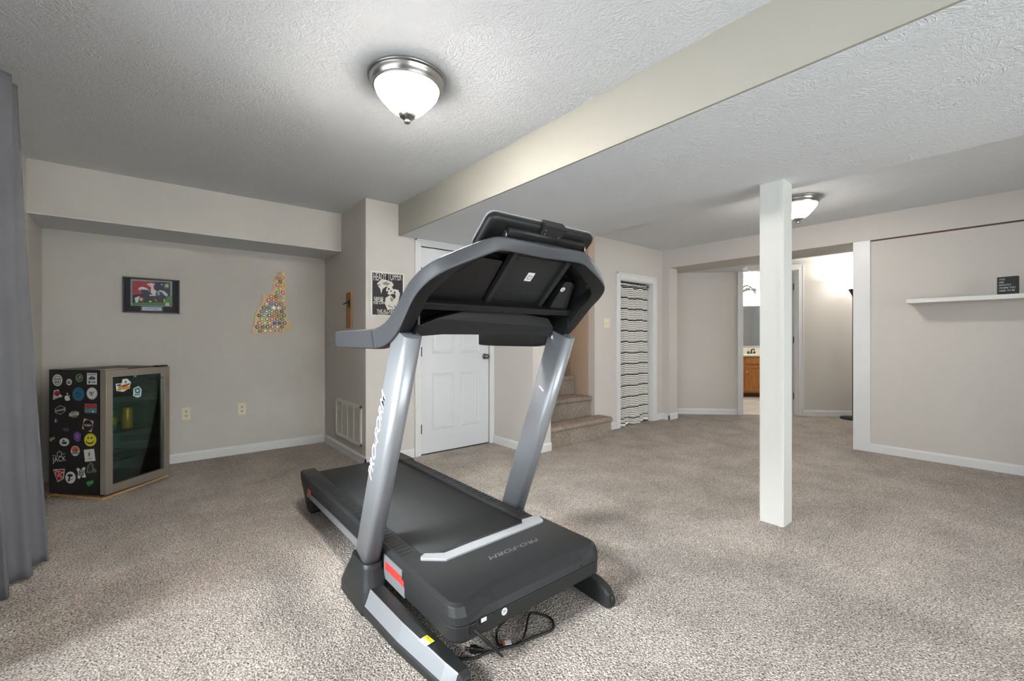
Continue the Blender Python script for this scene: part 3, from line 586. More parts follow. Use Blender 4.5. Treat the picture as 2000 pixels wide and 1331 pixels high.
m = MB(); fb(m, .031, .034, .058, FD - .042, FZ0 + .05, FZ1 - .03); fb(m, FW_ - .034, FW_ - .031, .058, FD - .042, FZ0 + .05, FZ1 - .03); fb(m, .031, FW_ - .031, FD - .044, FD - .041, FZ0 + .05, FZ1 - .03); obj('liner', m, FIN, fr)
m = MB(); ft = .047; fb(m, 0, ft, 0, .05, FZ0 + .004, FZ1 - .004); fb(m, FW_ - ft, FW_, 0, .05, FZ0 + .004, FZ1 - .004); fb(m, ft, FW_ - ft, 0, .05, FZ0 + .004, FZ0 + .065); fb(m, ft, FW_ - ft, 0, .05, FZ1 - .055, FZ1 - .004)
door = obj('door', m, STEEL, fr, .002)
m = MB(); fb(m, ft, FW_ - ft, .012, .018, FZ0 + .065, FZ1 - .055); gl = obj('glass_pane', m, FGLASS, door)
m = MB(); fb(m, ft, ft + .012, .022, .05, FZ0 + .065, FZ1 - .055); fb(m, FW_ - ft - .012, FW_ - ft, .022, .05, FZ0 + .065, FZ1 - .055); fb(m, ft, FW_ - ft, .022, .05, FZ0 + .065, FZ0 + .077); fb(m, ft, FW_ - ft, .022, .05, FZ1 - .067, FZ1 - .055); obj('gasket', m, RUB, door)
m = MB(); fb(m, .40, .48, .002, .05, FZ1 - .004, FZ1 + .008); obj('top_hinge', m, RUB, fr)
m = MB(); fb(m, .0, .16, .01, .075, FZ1 - .002, FZ1 + .003); obj('top_plate', m, STEEL, fr)
for u, v in ((.04, .08), (FW_ - .04, .08), (.04, FD - .05), (FW_ - .04, FD - .05)):
    obj('foot', MB().lathe(Fr(u, v, .016), [(.016, 0), (.016, .018)], 14), RUB, fr)
for z in (.72, .455, .245):
    m = MB(); fb(m, .036, FW_ - .036, .065, .075, z - .004, z + .004); fb(m, .036, FW_ - .036, FD - .06, FD - .05, z - .004, z + .004)
    for i in range(15): u = .04 + i * (FW_ - .08) / 14; m.tube([Fr(u, .07, z), Fr(u, FD - .055, z)], .0018, 5)
    obj('wire_shelf', m, GUN, fr)
m = MB().text('MURPHY', .026, Fr(.40, .0112, FZ1 - .093), d_, UP, 0, sx=1.1); obj('door_lettering', m, BLK, door)
# the plywood board
pb = MB().prism([onz(87, 967, .001), onz(200, 978, .001), onz(329, 931, .001), Fr(.50, .46, .001), Fr(.33, .55, .001), Fr(.1, .55, .001), Fr(-.02, .46, .001)], (0, 0, .015))
tag(obj('plywood_board', pb, PLY), 'thin plywood board lying on the carpet under the mini fridge', 'board')
# stickers on the fridge's side (traced onto the side plane) and on the glass
sideP, sideN = Fr(0, .2, .5), -d_
def SP(cx, cy, off=0): return onp(80 + cx / 4.757, 700 + cy / 4.757, sideP, sideN) + sideN * (.0006 + off)
def DP(cx, cy, off=0): return onp(cx / 3.3275, 600 + cy / 3.3275, Fr(.2, .012, .5), ni) - ni * (.0006 + off)
def ell(cx, cy, rx, ry, n=22, a0=0, a1=360): return [(cx + rx * math.cos(math.radians(a0 + (a1 - a0) * i / n)), cy + ry * math.sin(math.radians(a0 + (a1 - a0) * i / n))) for i in range(n if a1 - a0 == 360 else n + 1)]
def rect(x0, y0, x1, y1, sk=0): return [(x0, y0), (x1, y0 + sk), (x1, y1 + sk), (x0, y1)]
def decal(layers, fn, parent, name='sticker', label=None):
    """layers: (hex colour, polygon) or (hex colour, 'text', string, centre, size, stretch)"""
    mats = []; m = MB()
    for k, l in enumerate(layers):
        mm = flatm(l[0]); 
        if mm not in mats: mats.append(mm)
        mi = mats.index(mm)
        if l[1] == 'text':
            c = fn(l[3][0], l[3][1], k * .0004); ex = fn(l[3][0] + 10, l[3][1], k * .0004) - c; sx = ex.length / 10
            ang = l[6] if len(l) > 6 else 0
            ex = ex.normalized(); ey = UP.copy(); rx = ex * math.cos(ang) + ey * math.sin(ang); ry = -ex * math.sin(ang) + ey * math.cos(ang)
            m.text(l[2], l[4], c, rx, ry, mi, sx=l[5], bold=l[7] if len(l) > 7 else 0)
        else: m.poly([fn(x, y, k * .0004) for x, y in l[1]], mi)
    return obj(name, m, mats, parent, label=label)
Wt, Bk, Rd, Bl, Yl, Gn, Gy = 'e4e4e2', '141416', 'b02a2e', '2a6c92', 'ded43a', '2c8a4a', '8c8c8a'
S = lambda lab, *ly: decal(ly, SP, fr, label=lab)
S('round white sticker with black emblem', (Wt, ell(154, 205, 46, 55)), (Bk, ell(154, 205, 34, 42)), (Wt, ell(154, 205, 29, 36)), (Bk, rect(132, 190, 176, 200)), (Bk, rect(138, 208, 170, 228)), (Wt, rect(148, 196, 160, 222)))
S('small round white sticker with dark swirl', (Wt, ell(262, 222, 26, 30)), (Bk, ell(262, 222, 16, 19)), (Wt, ell(264, 218, 9, 10)), (Bk, ell(266, 219, 4, 5)))
S('round dark green sticker', ('98a288', ell(357, 184, 34, 38)), ('3c4c36', ell(357, 184, 28, 32)), ('5c7a50', ell(350, 192, 18, 14)), ('aab8a0', ell(366, 176, 8, 8)))
S('white square sticker with blue mountain', (Wt, rect(428, 137, 521, 138 + 106, 2)), ('38587c', [(440, 190), (470, 164), (482, 176), (494, 168), (512, 192), (500, 200), (450, 200)]), ('7890a8', rect(436, 148, 512, 158)), ('2c3c54', ell(452, 222, 8, 14)), (Gy, rect(470, 216, 512, 230)))
S('red and white lobster shaped sticker', (Wt, [(120, 300), (165, 290), (178, 335), (204, 355), (112, 388), (116, 350)]), (Rd, ell(150, 328, 26, 26)), ('6e1a1e', ell(156, 335, 12, 10)), ('7aa0a8', rect(122, 366, 192, 374, -8)))
S('white apple shaped sticker with a bite', (Wt, [(248, 352), (236, 346), (222, 356), (220, 376), (232, 396), (244, 394), (250, 398), (262, 394), (274, 380), (264, 370), (264, 358), (272, 350), (260, 346)]), (Wt, ell(246, 332, 5, 13)))
S('large round blue sticker', (Bl, ell(349, 334, 56, 64)), ('1c4a66', ell(349, 334, 49, 56)), (Bl, ell(349, 334, 45, 52)), ('1c4a66', [(322, 330), (340, 305), (349, 322), (362, 300), (378, 334), (364, 366), (330, 362)]), (Bl, ell(349, 342, 14, 12)))
S('round white sticker with thin plant drawing', (Wt, ell(475, 328, 50, 56)), (Gy, ell(475, 328, 44, 50)), (Wt, ell(475, 328, 42, 48)), ('5a5c58', ell(458, 322, 5, 16)), ('5a5c58', ell(474, 330, 6, 18)), ('5a5c58', ell(490, 318, 4, 13)), ('5a5c58', rect(456, 342, 490, 346)))
S('grey hexagonal badge sticker', ('b0b0ae', [(130, 470), (178, 438), (228, 456), (230, 492), (182, 526), (132, 508)]), (Bk, [(136, 473), (178, 445), (222, 460), (224, 489), (182, 519), (138, 504)]), ('c4c4c2', rect(134, 484, 226, 502, -20)), (Bk, 'text', 'SUMMIT', (180, 484), .018, 1, .2))
S('white outlined sticker with lettering band', ('d0ccc0', ell(310, 521, 42, 32, 6)), (Bk, ell(310, 521, 36, 27, 6)), ('d0ccc0', rect(264, 512, 354, 542, -14)), (Bk, 'text', 'BREW', (309, 521), .02, 1, .1))
S('red and teal landscape sticker', ('6c7478', rect(406, 422, 520, 510, 2)), (Rd, [(412, 428), (470, 426), (516, 440), (516, 466), (440, 470), (410, 462)]), ('3c8e98', [(412, 478), (470, 466), (518, 472), (516, 500), (412, 500)]), (Wt, ell(486, 496, 9, 9)))
S('black round sticker with small white figure', ('1e2230', ell(140, 582, 34, 40)), (Wt, rect(126, 580, 154, 585)), (Wt, rect(136, 562, 142, 600)), (Wt, ell(139, 582, 7, 8)))
S('pale square sticker with black disc lettering', ('d8b8a0', [(400, 560), (490, 585), (470, 690), (382, 655)]), (Bk, ell(436, 625, 44, 52)), (Wt, 'text', 'W&N', (436, 625), .026, 1))
S('tiny black sticker with grey script', ('202022', rect(200, 640, 270, 685)), ('9c9c9a', 'text', 'the river', (235, 655), .014, 1), ('9c9c9a', rect(212, 668, 258, 672)))
S('purple rock shaped sticker', ('6a4a90', [(305, 700), (338, 680), (374, 705), (366, 768), (338, 780), (306, 752)]), ('8a68b4', [(320, 710), (345, 700), (352, 740), (330, 752)]))
S('round yellow smiling face sticker', (Yl, ell(459, 760, 57, 60)), (Bk, ell(440, 742, 7, 9)), (Bk, ell(472, 742, 7, 9)), (Bk, ell(458, 762, 40, 36, 14, 15, 165) + ell(458, 760, 34, 27, 14, 15, 165)[::-1]))
S('tiny red green and white sticker', ('8aa896', rect(84, 742, 106, 772)), ('b4382e', [(100, 730), (132, 728), (136, 748), (112, 756)]), (Wt, ell(118, 748, 8, 7)))
S('oval white sticker with black landscape', (Wt, ell(218, 780, 46, 38)), (Bk, ell(218, 776, 30, 20, 14, 10, 170)), (Bk, [(200, 775), (212, 752), (222, 768), (234, 775)]), (Bk, rect(196, 794, 242, 799)))
S('round orange and blue beach sticker', ('d8dcd8', ell(319, 862, 42, 48)), ('d46a3c', ell(319, 850, 34, 30)), ('8a3a2a', ell(326, 854, 12, 12)), ('3c8aa8', [(284, 880), (320, 872), (356, 880), (350, 892), (320, 888), (288, 894)]), (Wt, [(290, 897), (330, 893), (350, 898), (320, 910)]))
S('white outline sticker reading JACK', ('bcbcba', [(150, 876), (172, 860), (196, 876), (194, 912), (150, 914)]), (Bk, [(156, 880), (172, 868), (190, 880), (188, 908), (156, 910)]), ('bcbcba', rect(110, 900, 150, 906, 8)), ('bcbcba', rect(196, 890, 228, 896, -8)), (Wt, 'text', 'JACK', (174, 940), .052, .95, .1))
S('white square sticker with tiny gold anchor', (Wt, [(398, 852), (494, 842), (508, 954), (410, 964)]), ('8a6a30', [(440, 890), (450, 868), (458, 890), (452, 916), (444, 914)]), ('6a6a68', rect(434, 932, 474, 936, -3)))
S('red shield sticker reading TSC', (Wt, [(112, 1034), (222, 1028), (214, 1120), (156, 1152)]), (Rd, [(119, 1039), (215, 1034), (208, 1116), (158, 1144)]), (Wt, 'text', 'TSC', (168, 1078), .062, .75, -.25))
S('round white sticker with black tree', (Wt, ell(275, 1110, 48, 56)), (Bk, ell(272, 1090, 26, 14)), (Bk, [(262, 1098), (276, 1096), (270, 1142), (250, 1146)]), (Bk, rect(250, 1138, 300, 1142, -18)))
S('white cross shaped sticker with grey mask', (Wt, [(330, 1026), (350, 1020), (372, 1044), (394, 1012), (414, 1018), (404, 1054), (420, 1106), (396, 1112), (374, 1100), (356, 1124), (340, 1112), (346, 1070)]), (Bk, [(352, 1046), (400, 1040), (398, 1084), (374, 1104), (352, 1086)]), ('a8a6a4', [(358, 1050), (396, 1046), (392, 1080), (374, 1096), (358, 1082)]), (Bk, ell(368, 1066, 5, 6)), (Bk, ell(384, 1064, 5, 6)))
S('grey green outline sticker of a hunched figure', ('70786c', [(424, 1064), (432, 1000), (462, 964), (484, 984), (498, 1030), (518, 1036), (514, 1060), (430, 1070)]), ('2c302a', [(436, 1052), (444, 1008), (462, 980), (474, 996), (480, 1040), (460, 1052)]), ('2c302a', rect(440, 1056, 506, 1060, -4)))
S('green state shaped sticker', (Gn, [(420, 1150), (452, 1142), (484, 1130), (494, 1160), (462, 1182), (444, 1196), (430, 1180)]), ('7ac890', rect(432, 1158, 480, 1164, -8)))
D = lambda lab, *ly: decal(ly, DP, door, label=lab)
D('glass sticker of a flag and hot dog', (Wt, [(752, 500), (790, 496), (796, 470), (826, 466), (852, 490), (838, 530), (800, 552), (756, 546)]), ('c8a040', ell(806, 524, 40, 14)), ('b0302c', [(786, 510), (820, 502), (846, 494), (840, 506), (800, 522)]), ('3a4a90', rect(760, 504, 784, 516, -2)), ('4a9a5a', rect(808, 480, 822, 496)), ('c8a040', ell(772, 538, 14, 8)))
D('teal and white tangled sticker on the glass', (Wt, [(866, 530), (900, 514), (920, 536), (916, 580), (894, 590), (864, 578)]), ('1c7a6a', [(872, 534), (900, 522), (912, 540), (908, 560), (880, 562)]), ('2ca8c8', rect(872, 566, 910, 576, -2)), ('c8f0e8', ell(892, 544, 8, 8)))
D('tiny blue sticker on the glass', ('3a8ac0', ell(876, 450, 12, 8)), ('a8d8f0', ell(880, 448, 4, 3)))
# cans inside the fridge
def can(u, v, z, h, r, body, label, extra=None):
    t = thing('drink_can', label, 'can', Fr(u, v, z), 'cans inside the fridge'); c = Fr(u, v, z)
    obj('can_body', MB().lathe(c, [(r * .75, 0), (r * .95, .006), (r, .014), (r, h - .018), (r * .84, h - .003)], 24), body, t)
    obj('can_lid', MB().lathe(c, [(r * .84, h - .003), (r * .86, h), (r * .78, h), (r * .76, h - .004)], 24), NICKEL, t)
    if extra: obj('can_print', MB().lathe(c, [(r + .0004, h * .3), (r + .0004, h * .62)], 24, caps=False), extra, t)
    return t
can(.235, .10, .46, .168, .034, mat('gold_can', (224, 170, 66), .3, .4), 'tall gold can on the middle fridge shelf, rightmost of the cans')
can(.135, .12, .46, .165, .034, mat('clear_green_can', (92, 140, 116), .25, .5), 'silver green can beside the gold can on the fridge shelf', mat('yellow_print', (190, 176, 60), .4))
can(.078, .15, .46, .165, .034, mat('green_can', (24, 110, 72), .3, .5), 'dark green can nearest the left edge of the fridge shelf')

# ------------------------------------------------------------------ things on the fridge wall and column
def WB(crop, sc_, o, Y, off=0):                      # crop pixel -> point on a wall plane facing -Y
    def fn(x, y, k=0): p = ony(o[0] + x / sc_, o[1] + y / sc_, Y); return V((p.x, Y - off - k, p.z))
    return fn
fp = thing('framed_photo', 'black framed football photo with a small plaque above the mini fridge', 'picture', (0, YB, 1.53))
fn = WB(0, 12.1, (220, 520), YB)
quad = [fn(235, 250), fn(1585, 330), fn(1580, 1128), fn(235, 1095)]
m = MB(); x0, x1 = quad[0].x, quad[1].x; z1, z0 = quad[0].z, quad[3].z + .0
for a, b in (((x0, z0), (x0 + .010, z1)), ((x1 - .010, z0), (x1, z1)), ((x0, z0), (x1, z0 + .010)), ((x0, z1 - .010), (x1, z1))): m.box((a[0], YB - .022, a[1]), (b[0], YB, b[1]))
obj('frame', m, mat('black_frame', (14, 14, 15), .35), fp, .002)
obj('mat_board', MB().box((x0 + .008, YB - .012, z0 + .008), (x1 - .008, YB - .004, z1 - .008)), mat('charcoal_mat_board', (42, 43, 46), .8), fp)
f2 = WB(0, 12.1, (220, 520), YB, .0126)
decal([('8a9090', [(425, 305), (1405, 365), (1405, 965), (425, 938)]), ('1c2236', [(470, 355), (1360, 388), (1360, 905), (470, 880)]), ('a02028', [(480, 360), (1010, 380), (990, 600), (480, 690)]), ('1a2038', [(1000, 385), (1350, 392), (1350, 720), (1000, 640)]), ('3f7c40', [(470, 900), (540, 850), (900, 870), (1190, 860), (1300, 720), (1395, 712), (1395, 945), (470, 925)]),
       ('d8d8dc', [(800, 430), (920, 405), (1000, 430), (960, 480), (980, 560), (1040, 590), (1000, 700), (900, 640), (905, 500)]), ('c8ccd4', [(1040, 620), (1120, 570), (1230, 600), (1310, 680), (1270, 730), (1210, 680), (1110, 640)]), ('20303c', ell(1110, 680, 85, 70)), ('8a98a4', ell(1085, 660, 40, 40)), ('e0e0e4', [(610, 520), (700, 490), (820, 530), (880, 600), (700, 560), (620, 580)]), ('242848', [(660, 560), (840, 570), (880, 640), (800, 700), (640, 690)]), ('a83444', ell(650, 620, 40, 50)),
       ('20242c', [(640, 700), (1000, 690), (1200, 760), (1150, 860), (640, 860)]), ('d8dce0', [(520, 760), (640, 710), (600, 860), (545, 870)]), ('a02c30', ell(690, 790, 60, 55)), ('e4e4e4', ell(672, 790, 34, 34)), ('201c20', ell(672, 792, 12, 14)), ('d0d0d4', [(860, 680), (1020, 670), (1020, 710), (880, 712)]), ('b46a38', [(970, 780), (1010, 775), (1060, 830), (1030, 850)]), ('d8d8d8', ell(890, 840, 34, 18)), ('c8b040', [(1200, 780), (1230, 770), (1240, 850), (1205, 870)]), ('c8ccd4', [(1250, 870), (1330, 870), (1340, 945), (1240, 940)]), ('58684c', [(1200, 430), (1330, 410), (1330, 530), (1220, 540)]), ('b0bca8', ell(1280, 470, 40, 40)), ('c0c4cc', ell(1160, 445, 18, 18))], f2, fp, 'photo_print', 'colour print of football players piled on green turf')
decal([('6a6e78', [(668, 938), (1186, 958), (1186, 1078), (668, 1062)]), ('c4c8d8', [(700, 965), (1152, 980), (1152, 1054), (700, 1050)]), ('50545e', [(770, 992), (1090, 1002), (1090, 1008), (770, 998)]), ('50545e', [(790, 1014), (1070, 1022), (1070, 1028), (790, 1020)])], f2, fp, 'plaque', 'small silver plaque')
# bottle cap map
bm_ = thing('bottle_cap_map', 'state shaped plywood map studded with coloured bottle caps on the wall', 'wall art', (.95, YB, 1.55))
fn = WB(0, 8.877, (470, 520), YB)
outl = [(622, 100), (660, 74), (690, 82), (724, 80), (742, 96), (764, 100), (768, 300), (780, 500), (792, 700), (800, 916), (850, 950), (862, 990), (898, 1040), (880, 1080), (850, 1104), (780, 1112), (736, 1136), (690, 1182), (400, 1178), (232, 1180), (180, 1128), (190, 1070), (226, 1056), (234, 940), (248, 830), (276, 770), (330, 716), (360, 640), (382, 590), (378, 492), (470, 470), (548, 424), (574, 380), (548, 316), (592, 262), (584, 200), (634, 140)]
m = MB().prism([fn(x, y, .001) for x, y in outl], (0, -.009, 0)); obj('plywood_panel', m, MAPW, bm_, .001)
caps = [(678, 130, 'a8a49c', '6c6c6c'), (640, 206, 'a06c2c', 'c08c40'), (714, 206, 'b8604c', 'e8c0a8'), (682, 270, '4a4640', '908c80'), (632, 332, 'b43c40', 'e0c0c0'), (720, 334, 'c09430', 'e4c458'), (686, 402, 'b49c6c', 'd8c8a0'), (640, 464, '3c7c3c', 'b8d8b0'), (728, 464, 'c8342c', 'f0d0d0'), (524, 528, 'a05c3c', 'e0d0c0'), (610, 528, '6c5420', '8c7030'), (692, 532, '9a96a4', '6a6a90'), (480, 594, 'b02828', 'e8d0d0'), (566, 594, 'c0444c', 'e0b0b0'), (650, 594, 'a87420', 'e4b83c'), (736, 598, 'c8ac7c', 'd8c4a0'), (440, 658, 'c08c84', 'e0c8c0'), (528, 658, '2c649c', '4c8cc4'), (614, 662, '34303c', 'd0d0d4'), (700, 662, '4c5660', 'b0b8c0'), (400, 724, '3c3840', 'b0b0b4'), (486, 726, '2c6c4c', '4c9070'), (568, 728, 'd8d4cc', 'f4f4f0'), (652, 726, 'c8b0ac', 'e8dcdc'), (742, 726, '6c6444', 'a0a080'), (362, 788, '5c646c', '848c90'), (448, 790, '4c8cac', 'b0d4e4'), (538, 790, '7c7c7c', 'c0c0c0'), (620, 792, '7c5c3c', 'a08060'), (706, 790, '3c3438', '7c7880'), (318, 858, '54344c', 'a08c9c'), (406, 856, '8c8c84', 'b4b4a8'), (492, 858, '28241c', 'e0e0dc'), (578, 858, '8c5c2c', 'c09050'), (660, 856, '74401c', 'b8a080'), (746, 856, '2c2420', 'c8c8c4'), (366, 922, '8cac3c', 'c8d880'), (454, 922, '8c7c74', 'e0dcd8'), (540, 922, 'b0604c', 'e0b0a0'), (630, 922, '6c5c54', 'c0c0bc'), (712, 920, '545c3c', '9ca080'), (326, 990, 'a84434', 'e8d4cc'), (414, 990, 'a0a08c', 'c8ccb8'), (498, 990, 'a08c54', 'dcd0a8'), (586, 990, '3434a0', '4c4cb8'), (672, 990, '442c1c', '7c5c3c'), (756, 988, '3c3034', 'c0bcc0'), (286, 1058, '40403c', 'a8a8ac'), (376, 1058, '6c4c18', '8c6c34'), (462, 1056, '20201c', 'c8c4b0'), (548, 1056, '94602c', 'e0ccb0'), (632, 1056, '8c8c88', 'd8d8d8'), (714, 1054, '4c5440', '84907c'), (334, 1126, '74501c', 'b08c4c'), (418, 1124, 'a09894', 'd8d4d8'), (510, 1122, 'bc907c', 'e4d4c8'), (592, 1122, 'b0a89c', '2c2c30'), (680, 1120, '8c5c34', 'd0b48c')]
for x, y, c1, c2 in caps:
    p = fn(x, y, .0105); r = .0185
    m = MB().lathe(p, [(r, 0), (r, -.004), (r * .86, -.0065)], 14, 0, (0, 1, 0)); m.lathe(p + V((0, -.0066, 0)), [(r * .48, 0), (r * .46, -.0006)], 12, 1, (0, 1, 0))
    obj('bottle_cap', m, [mat('cap_' + c1, c1, .35, .2), mat('cap_' + c2, c2, .35, .2)], bm_)
# bottle opener on the column's side
bo = thing('bottle_opener', 'black metal bottle opener on a narrow brown plank on the column', 'bottle opener', (XC, 4.27, 1.42))
a, b = onx(679, 573, XC), onx(688, 641, XC)
obj('plank', MB().box((XC - .016, b.y, b.z), (XC, a.y, a.z)), PLANK, bo, .002)
p = onx(682, 593, XC - .016); m = MB().obox(p, (.002, 0, 0), (0, .03, 0), (0, 0, .036)).prism([p + V((0, -.02, .026)), p + V((-.055, -.012, -.004)), p + V((-.055, .012, -.004)), p + V((0, .02, .026)), p + V((0, .024, -.01)), p + V((0, -.024, -.01))], (0, 0, -.012)); obj('opener', m, mat('cast_iron', (26, 25, 25), .5, .6), bo, .002)
# poster on the column's front
po = thing('poster', 'black and white beer poster in a thin white border beside the door', 'poster', (1.68, YD, 1.56))
fn = WB(0, 5.12, (640, 440), YD)
q0, q1 = fn(424, 456), fn(762, 910); x0, x1 = q0.x, q1.x; z1 = q0.z; z0 = fn(428, 905).z
obj('poster_backing', MB().box((x0, YD - .008, z0), (x1, YD, z1)), mat('poster_white_frame', (224, 222, 216), .4), po, .002)
fn2 = WB(0, 5.12, (640, 440), YD, .0086)
PW = 'd6d2ca'
decal([(Bk, [(443, 474), (747, 499), (747, 906), (443, 895)]), (PW, 'text', 'HEADY TOPPER', (596, 522), .098, .40, 0, .0004),
       (PW, [(500, 610), (490, 585), (520, 555), (560, 545), (600, 556), (640, 570), (655, 600), (640, 622), (580, 616), (545, 640), (530, 690), (522, 640)]), ('8c8a84', [(540, 580), (580, 565), (620, 585), (600, 605), (560, 600)]), ('8c8a84', ell(510, 600, 14, 10)),
       (PW, ell(615, 655, 36, 42)), (Bk, ell(606, 640, 10, 10)), (Bk, ell(628, 662, 8, 8)), (Bk, ell(590, 672, 9, 14)), (PW, [(655, 640), (700, 650), (718, 690), (700, 770), (676, 822), (640, 760), (676, 720), (668, 690), (640, 690)]), (Bk, ell(664, 676, 9, 12)),
       (PW, [(572, 730), (620, 700), (650, 730), (660, 800), (670, 840), (590, 845), (568, 790)]), ('7c7a74', [(620, 720), (650, 740), (640, 770), (622, 752)]), ('7c7a74', [(600, 800), (650, 825), (648, 832), (598, 812)]),
       (PW, 'text', 'DRINK', (504, 734), .036, .85, 0, .0004), (PW, 'text', 'FROM', (504, 757), .036, .85, 0, .0004), (PW, 'text', 'THE CAN', (507, 780), .034, .8, 0, .0004), (PW, 'text', 'THE ALCHEMIST', (596, 864), .046, .64, 0, .0004), (PW, 'text', 'WATERBURY, VERMONT', (596, 889), .022, .78, 0)], fn2, po, 'print', 'black poster print with white lettering and figure')
# return air vent
ve = thing('air_vent', 'white louvred return air grille low on the side of the column', 'vent', (XC, 4.32, .34))
ya, yb, za, zb = 3.952, 4.675, .155, .534
m = MB(); t = .03
for a, b in (((ya, za), (ya + t, zb)), ((yb - t, za), (yb, zb)), ((ya, za), (yb, za + t)), ((ya, zb - t), (yb, zb))): m.box((XC - .012, a[0], a[1]), (XC, b[0], b[1]))
for k in (1, 2, 3): y = ya + t + (yb - ya - 2 * t) * k / 4; m.box((XC - .0115, y - .004, za), (XC - .001, y + .004, zb))
obj('grille_frame', m, mat('vent_ivory', (228, 226, 214), .4), ve, .002)
m = MB()
for i in range(26):
    z = za + t + (i + .5) * (zb - za - 2 * t) / 26; m.obox((XC - .006, (ya + yb) / 2, z), (0, (yb - ya) / 2 - t, 0), (.0036, 0, .0038), (.0006, 0, -.0006))
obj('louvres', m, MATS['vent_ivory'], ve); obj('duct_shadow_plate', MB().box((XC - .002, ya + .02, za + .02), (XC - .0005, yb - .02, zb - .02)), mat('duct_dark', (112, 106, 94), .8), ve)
# outlets and switch
def plate(name, label, cat, c, ex, out, w_=.07, h_=.115, kind='outlet', group=None):
    c, ex, out = V(c), V(ex), V(out); t = thing(name, label, cat, c, group)
    obj('cover_plate', MB().obox(c + out * .003, ex * w_ / 2, out * .003, UP * h_ / 2), IVORY, t, .003)
    if kind == 'outlet':
        for dz in (.021, -.021):
            r = obj('receptacle', MB().loft([rrect(c + UP * dz + out * o_, ex, UP, .017, .0145, .01, 4) for o_ in (.006, .0075)], 0, False), IVORY, t)
            m = MB()
            for dx in (-.006, .006): m.obox(c + UP * (dz + .003) + ex * dx + out * .0077, ex * .0021, out * .0006, UP * .0058)
            m.lathe(c + UP * (dz - .007) + out * .0073, [(.0038, 0), (.0038, .0012)], 10, 0, out); obj('slots', m, SLOT, r)
    else:
        for dx in kind: obj('toggle', MB().obox(c + ex * dx + out * .011, ex * .0045, out * .008, UP * .006 + out * .003), IVORY, t, .001)
    return t
plate('electrical_outlet', 'ivory wall outlet just right of the mini fridge', 'outlet', (.232, YB, .448), (1, 0, 0), (0, -1, 0), .067, .118, group='ivory outlets')
plate('electrical_outlet', 'ivory wall outlet below the bottle cap map', 'outlet', (.679, YB, .446), (1, 0, 0), (0, -1, 0), .07, .118, group='ivory outlets')
p = onx(59, 850, XL); plate('electrical_outlet', 'ivory outlet on the left wall between the grey curtain and the fridge', 'outlet', (XL, p.y, p.z), (0, 1, 0), (1, 0, 0), .07, .115, group='ivory outlets')
p = ony(1185, 632, YS); plate('light_switch', 'ivory double light switch beside the striped closet curtain', 'switch', (p.x, YS, p.z), (1, 0, 0), (0, -1, 0), .115, .118, kind=(-.023, .023))

# ------------------------------------------------------------------ curtains
cu = thing('window_curtain', 'long grey linen curtain hanging at the left edge of the room', 'curtain', (-.54, 2.9, 0))
m = MB(); NU, NZ = 150, 40; y0_, y1_ = 2.30, 3.29
for j in range(NZ + 1):
    z = .012 + (2.36 - .012) * j / NZ; fz = j / NZ
    for i in range(NU + 1):
        u = i / NU; ph = u * 2 * math.pi * 6.6 + 1.1
        amp = .022 + .014 * (1 - fz); xx = -.615 + .085 * max(0, min(1, (u - .62) / .16)) + amp * math.sin(ph) + .018 * math.sin(ph * .5 + 1 + fz * 1.4) + .065 * (1 - fz) ** 1.4
        yy = y0_ + (y1_ - y0_ - .09 * fz ** 1.1) * u + .018 * math.cos(ph * 2) * (1 - fz)
        m.v.append((xx, yy, z + (.012 * math.sin(u * 9) if j == 0 else 0)))
for j in range(NZ):
    for i in range(NU): a = j * (NU + 1) + i; m.f.append((a, a + 1, a + NU + 2, a + NU + 1)); m.m.append(0); m.s.append(True)
o = obj('fabric_panel', m, FABG, cu); q = o.modifiers.new('thick', 'SOLIDIFY'); q.thickness = .002
obj('curtain_track', MB().box((-.62, -1.0, 2.385), (-.58, 3.12, ZC)), WHITE, cu)
cr = thing('curtain_rod', 'white tension rod across the top of the closet doorway', 'curtain rod', (4.99, YS + .06, 1.865))
obj('rod', MB().tube([(4.632, YS + .06, 1.868), (5.348, YS + .06, 1.868)], .013, 14), WHITE, cr)
obj('rod_end', MB().lathe((5.348, YS + .06, 1.868), [(.018, 0), (.02, -.02), (.014, -.05)], 16, 0, (1, 0, 0)), TGREY, cr)
cs = thing('closet_curtain', 'white curtain with thin black stripes gathered in the closet doorway', 'curtain', (4.99, YS + .06, 0))
m = MB(); m.uv = []; NU, NZ = 200, 70
for j in range(NZ + 1):
    fz = j / NZ; z = .004 + (1.852 - .004) * fz
    for i in range(NU + 1):
        u = i / NU; ph = u * 2 * math.pi * 6 + .9 * math.sin(u * 9)
        low = max(0, (.11 - fz) / .11)
        amp = .011 + .007 * (1 - fz) + .012 * low
        yy = YS + .06 + amp * math.sin(ph) + .008 * math.sin(ph * 2.3 + 4 * fz) - .05 * low * (1 - u) * abs(math.sin(u * 7 + 1))
        xx = 4.638 + .70 * u + .007 * math.sin(ph + 1.57) + low * .012 * math.sin(u * 23)
        zz = z + (.020 * math.sin(ph * .5 + 1) + .02 * math.sin(u * 17)) * max(0, fz - .93) / .07 * .6 + low * .04 * (math.sin(u * 9.0) * .5 + .5) * (1 if j > 0 else .12)
        m.v.append((xx, yy, zz)); m.uv.append((u, z + .005 * math.sin(u * 13 + 2 * fz) + .002 * math.sin(ph)))
for j in range(NZ):
    for i in range(NU): a = j * (NU + 1) + i; m.f.append((a, a + 1, a + NU + 2, a + NU + 1)); m.m.append(0); m.s.append(True)
o = obj('striped_panel', m, STRIPE, cs)
for i in range(9):
    x = 4.67 + i * .081; obj('curtain_ring', MB().tube([(x, YS + .06 + .019 * math.cos(a), 1.866 + .021 * math.sin(a)) for a in [k * math.pi / 6 for k in range(13)]], .003, 6, caps=False), NICKEL, cs)

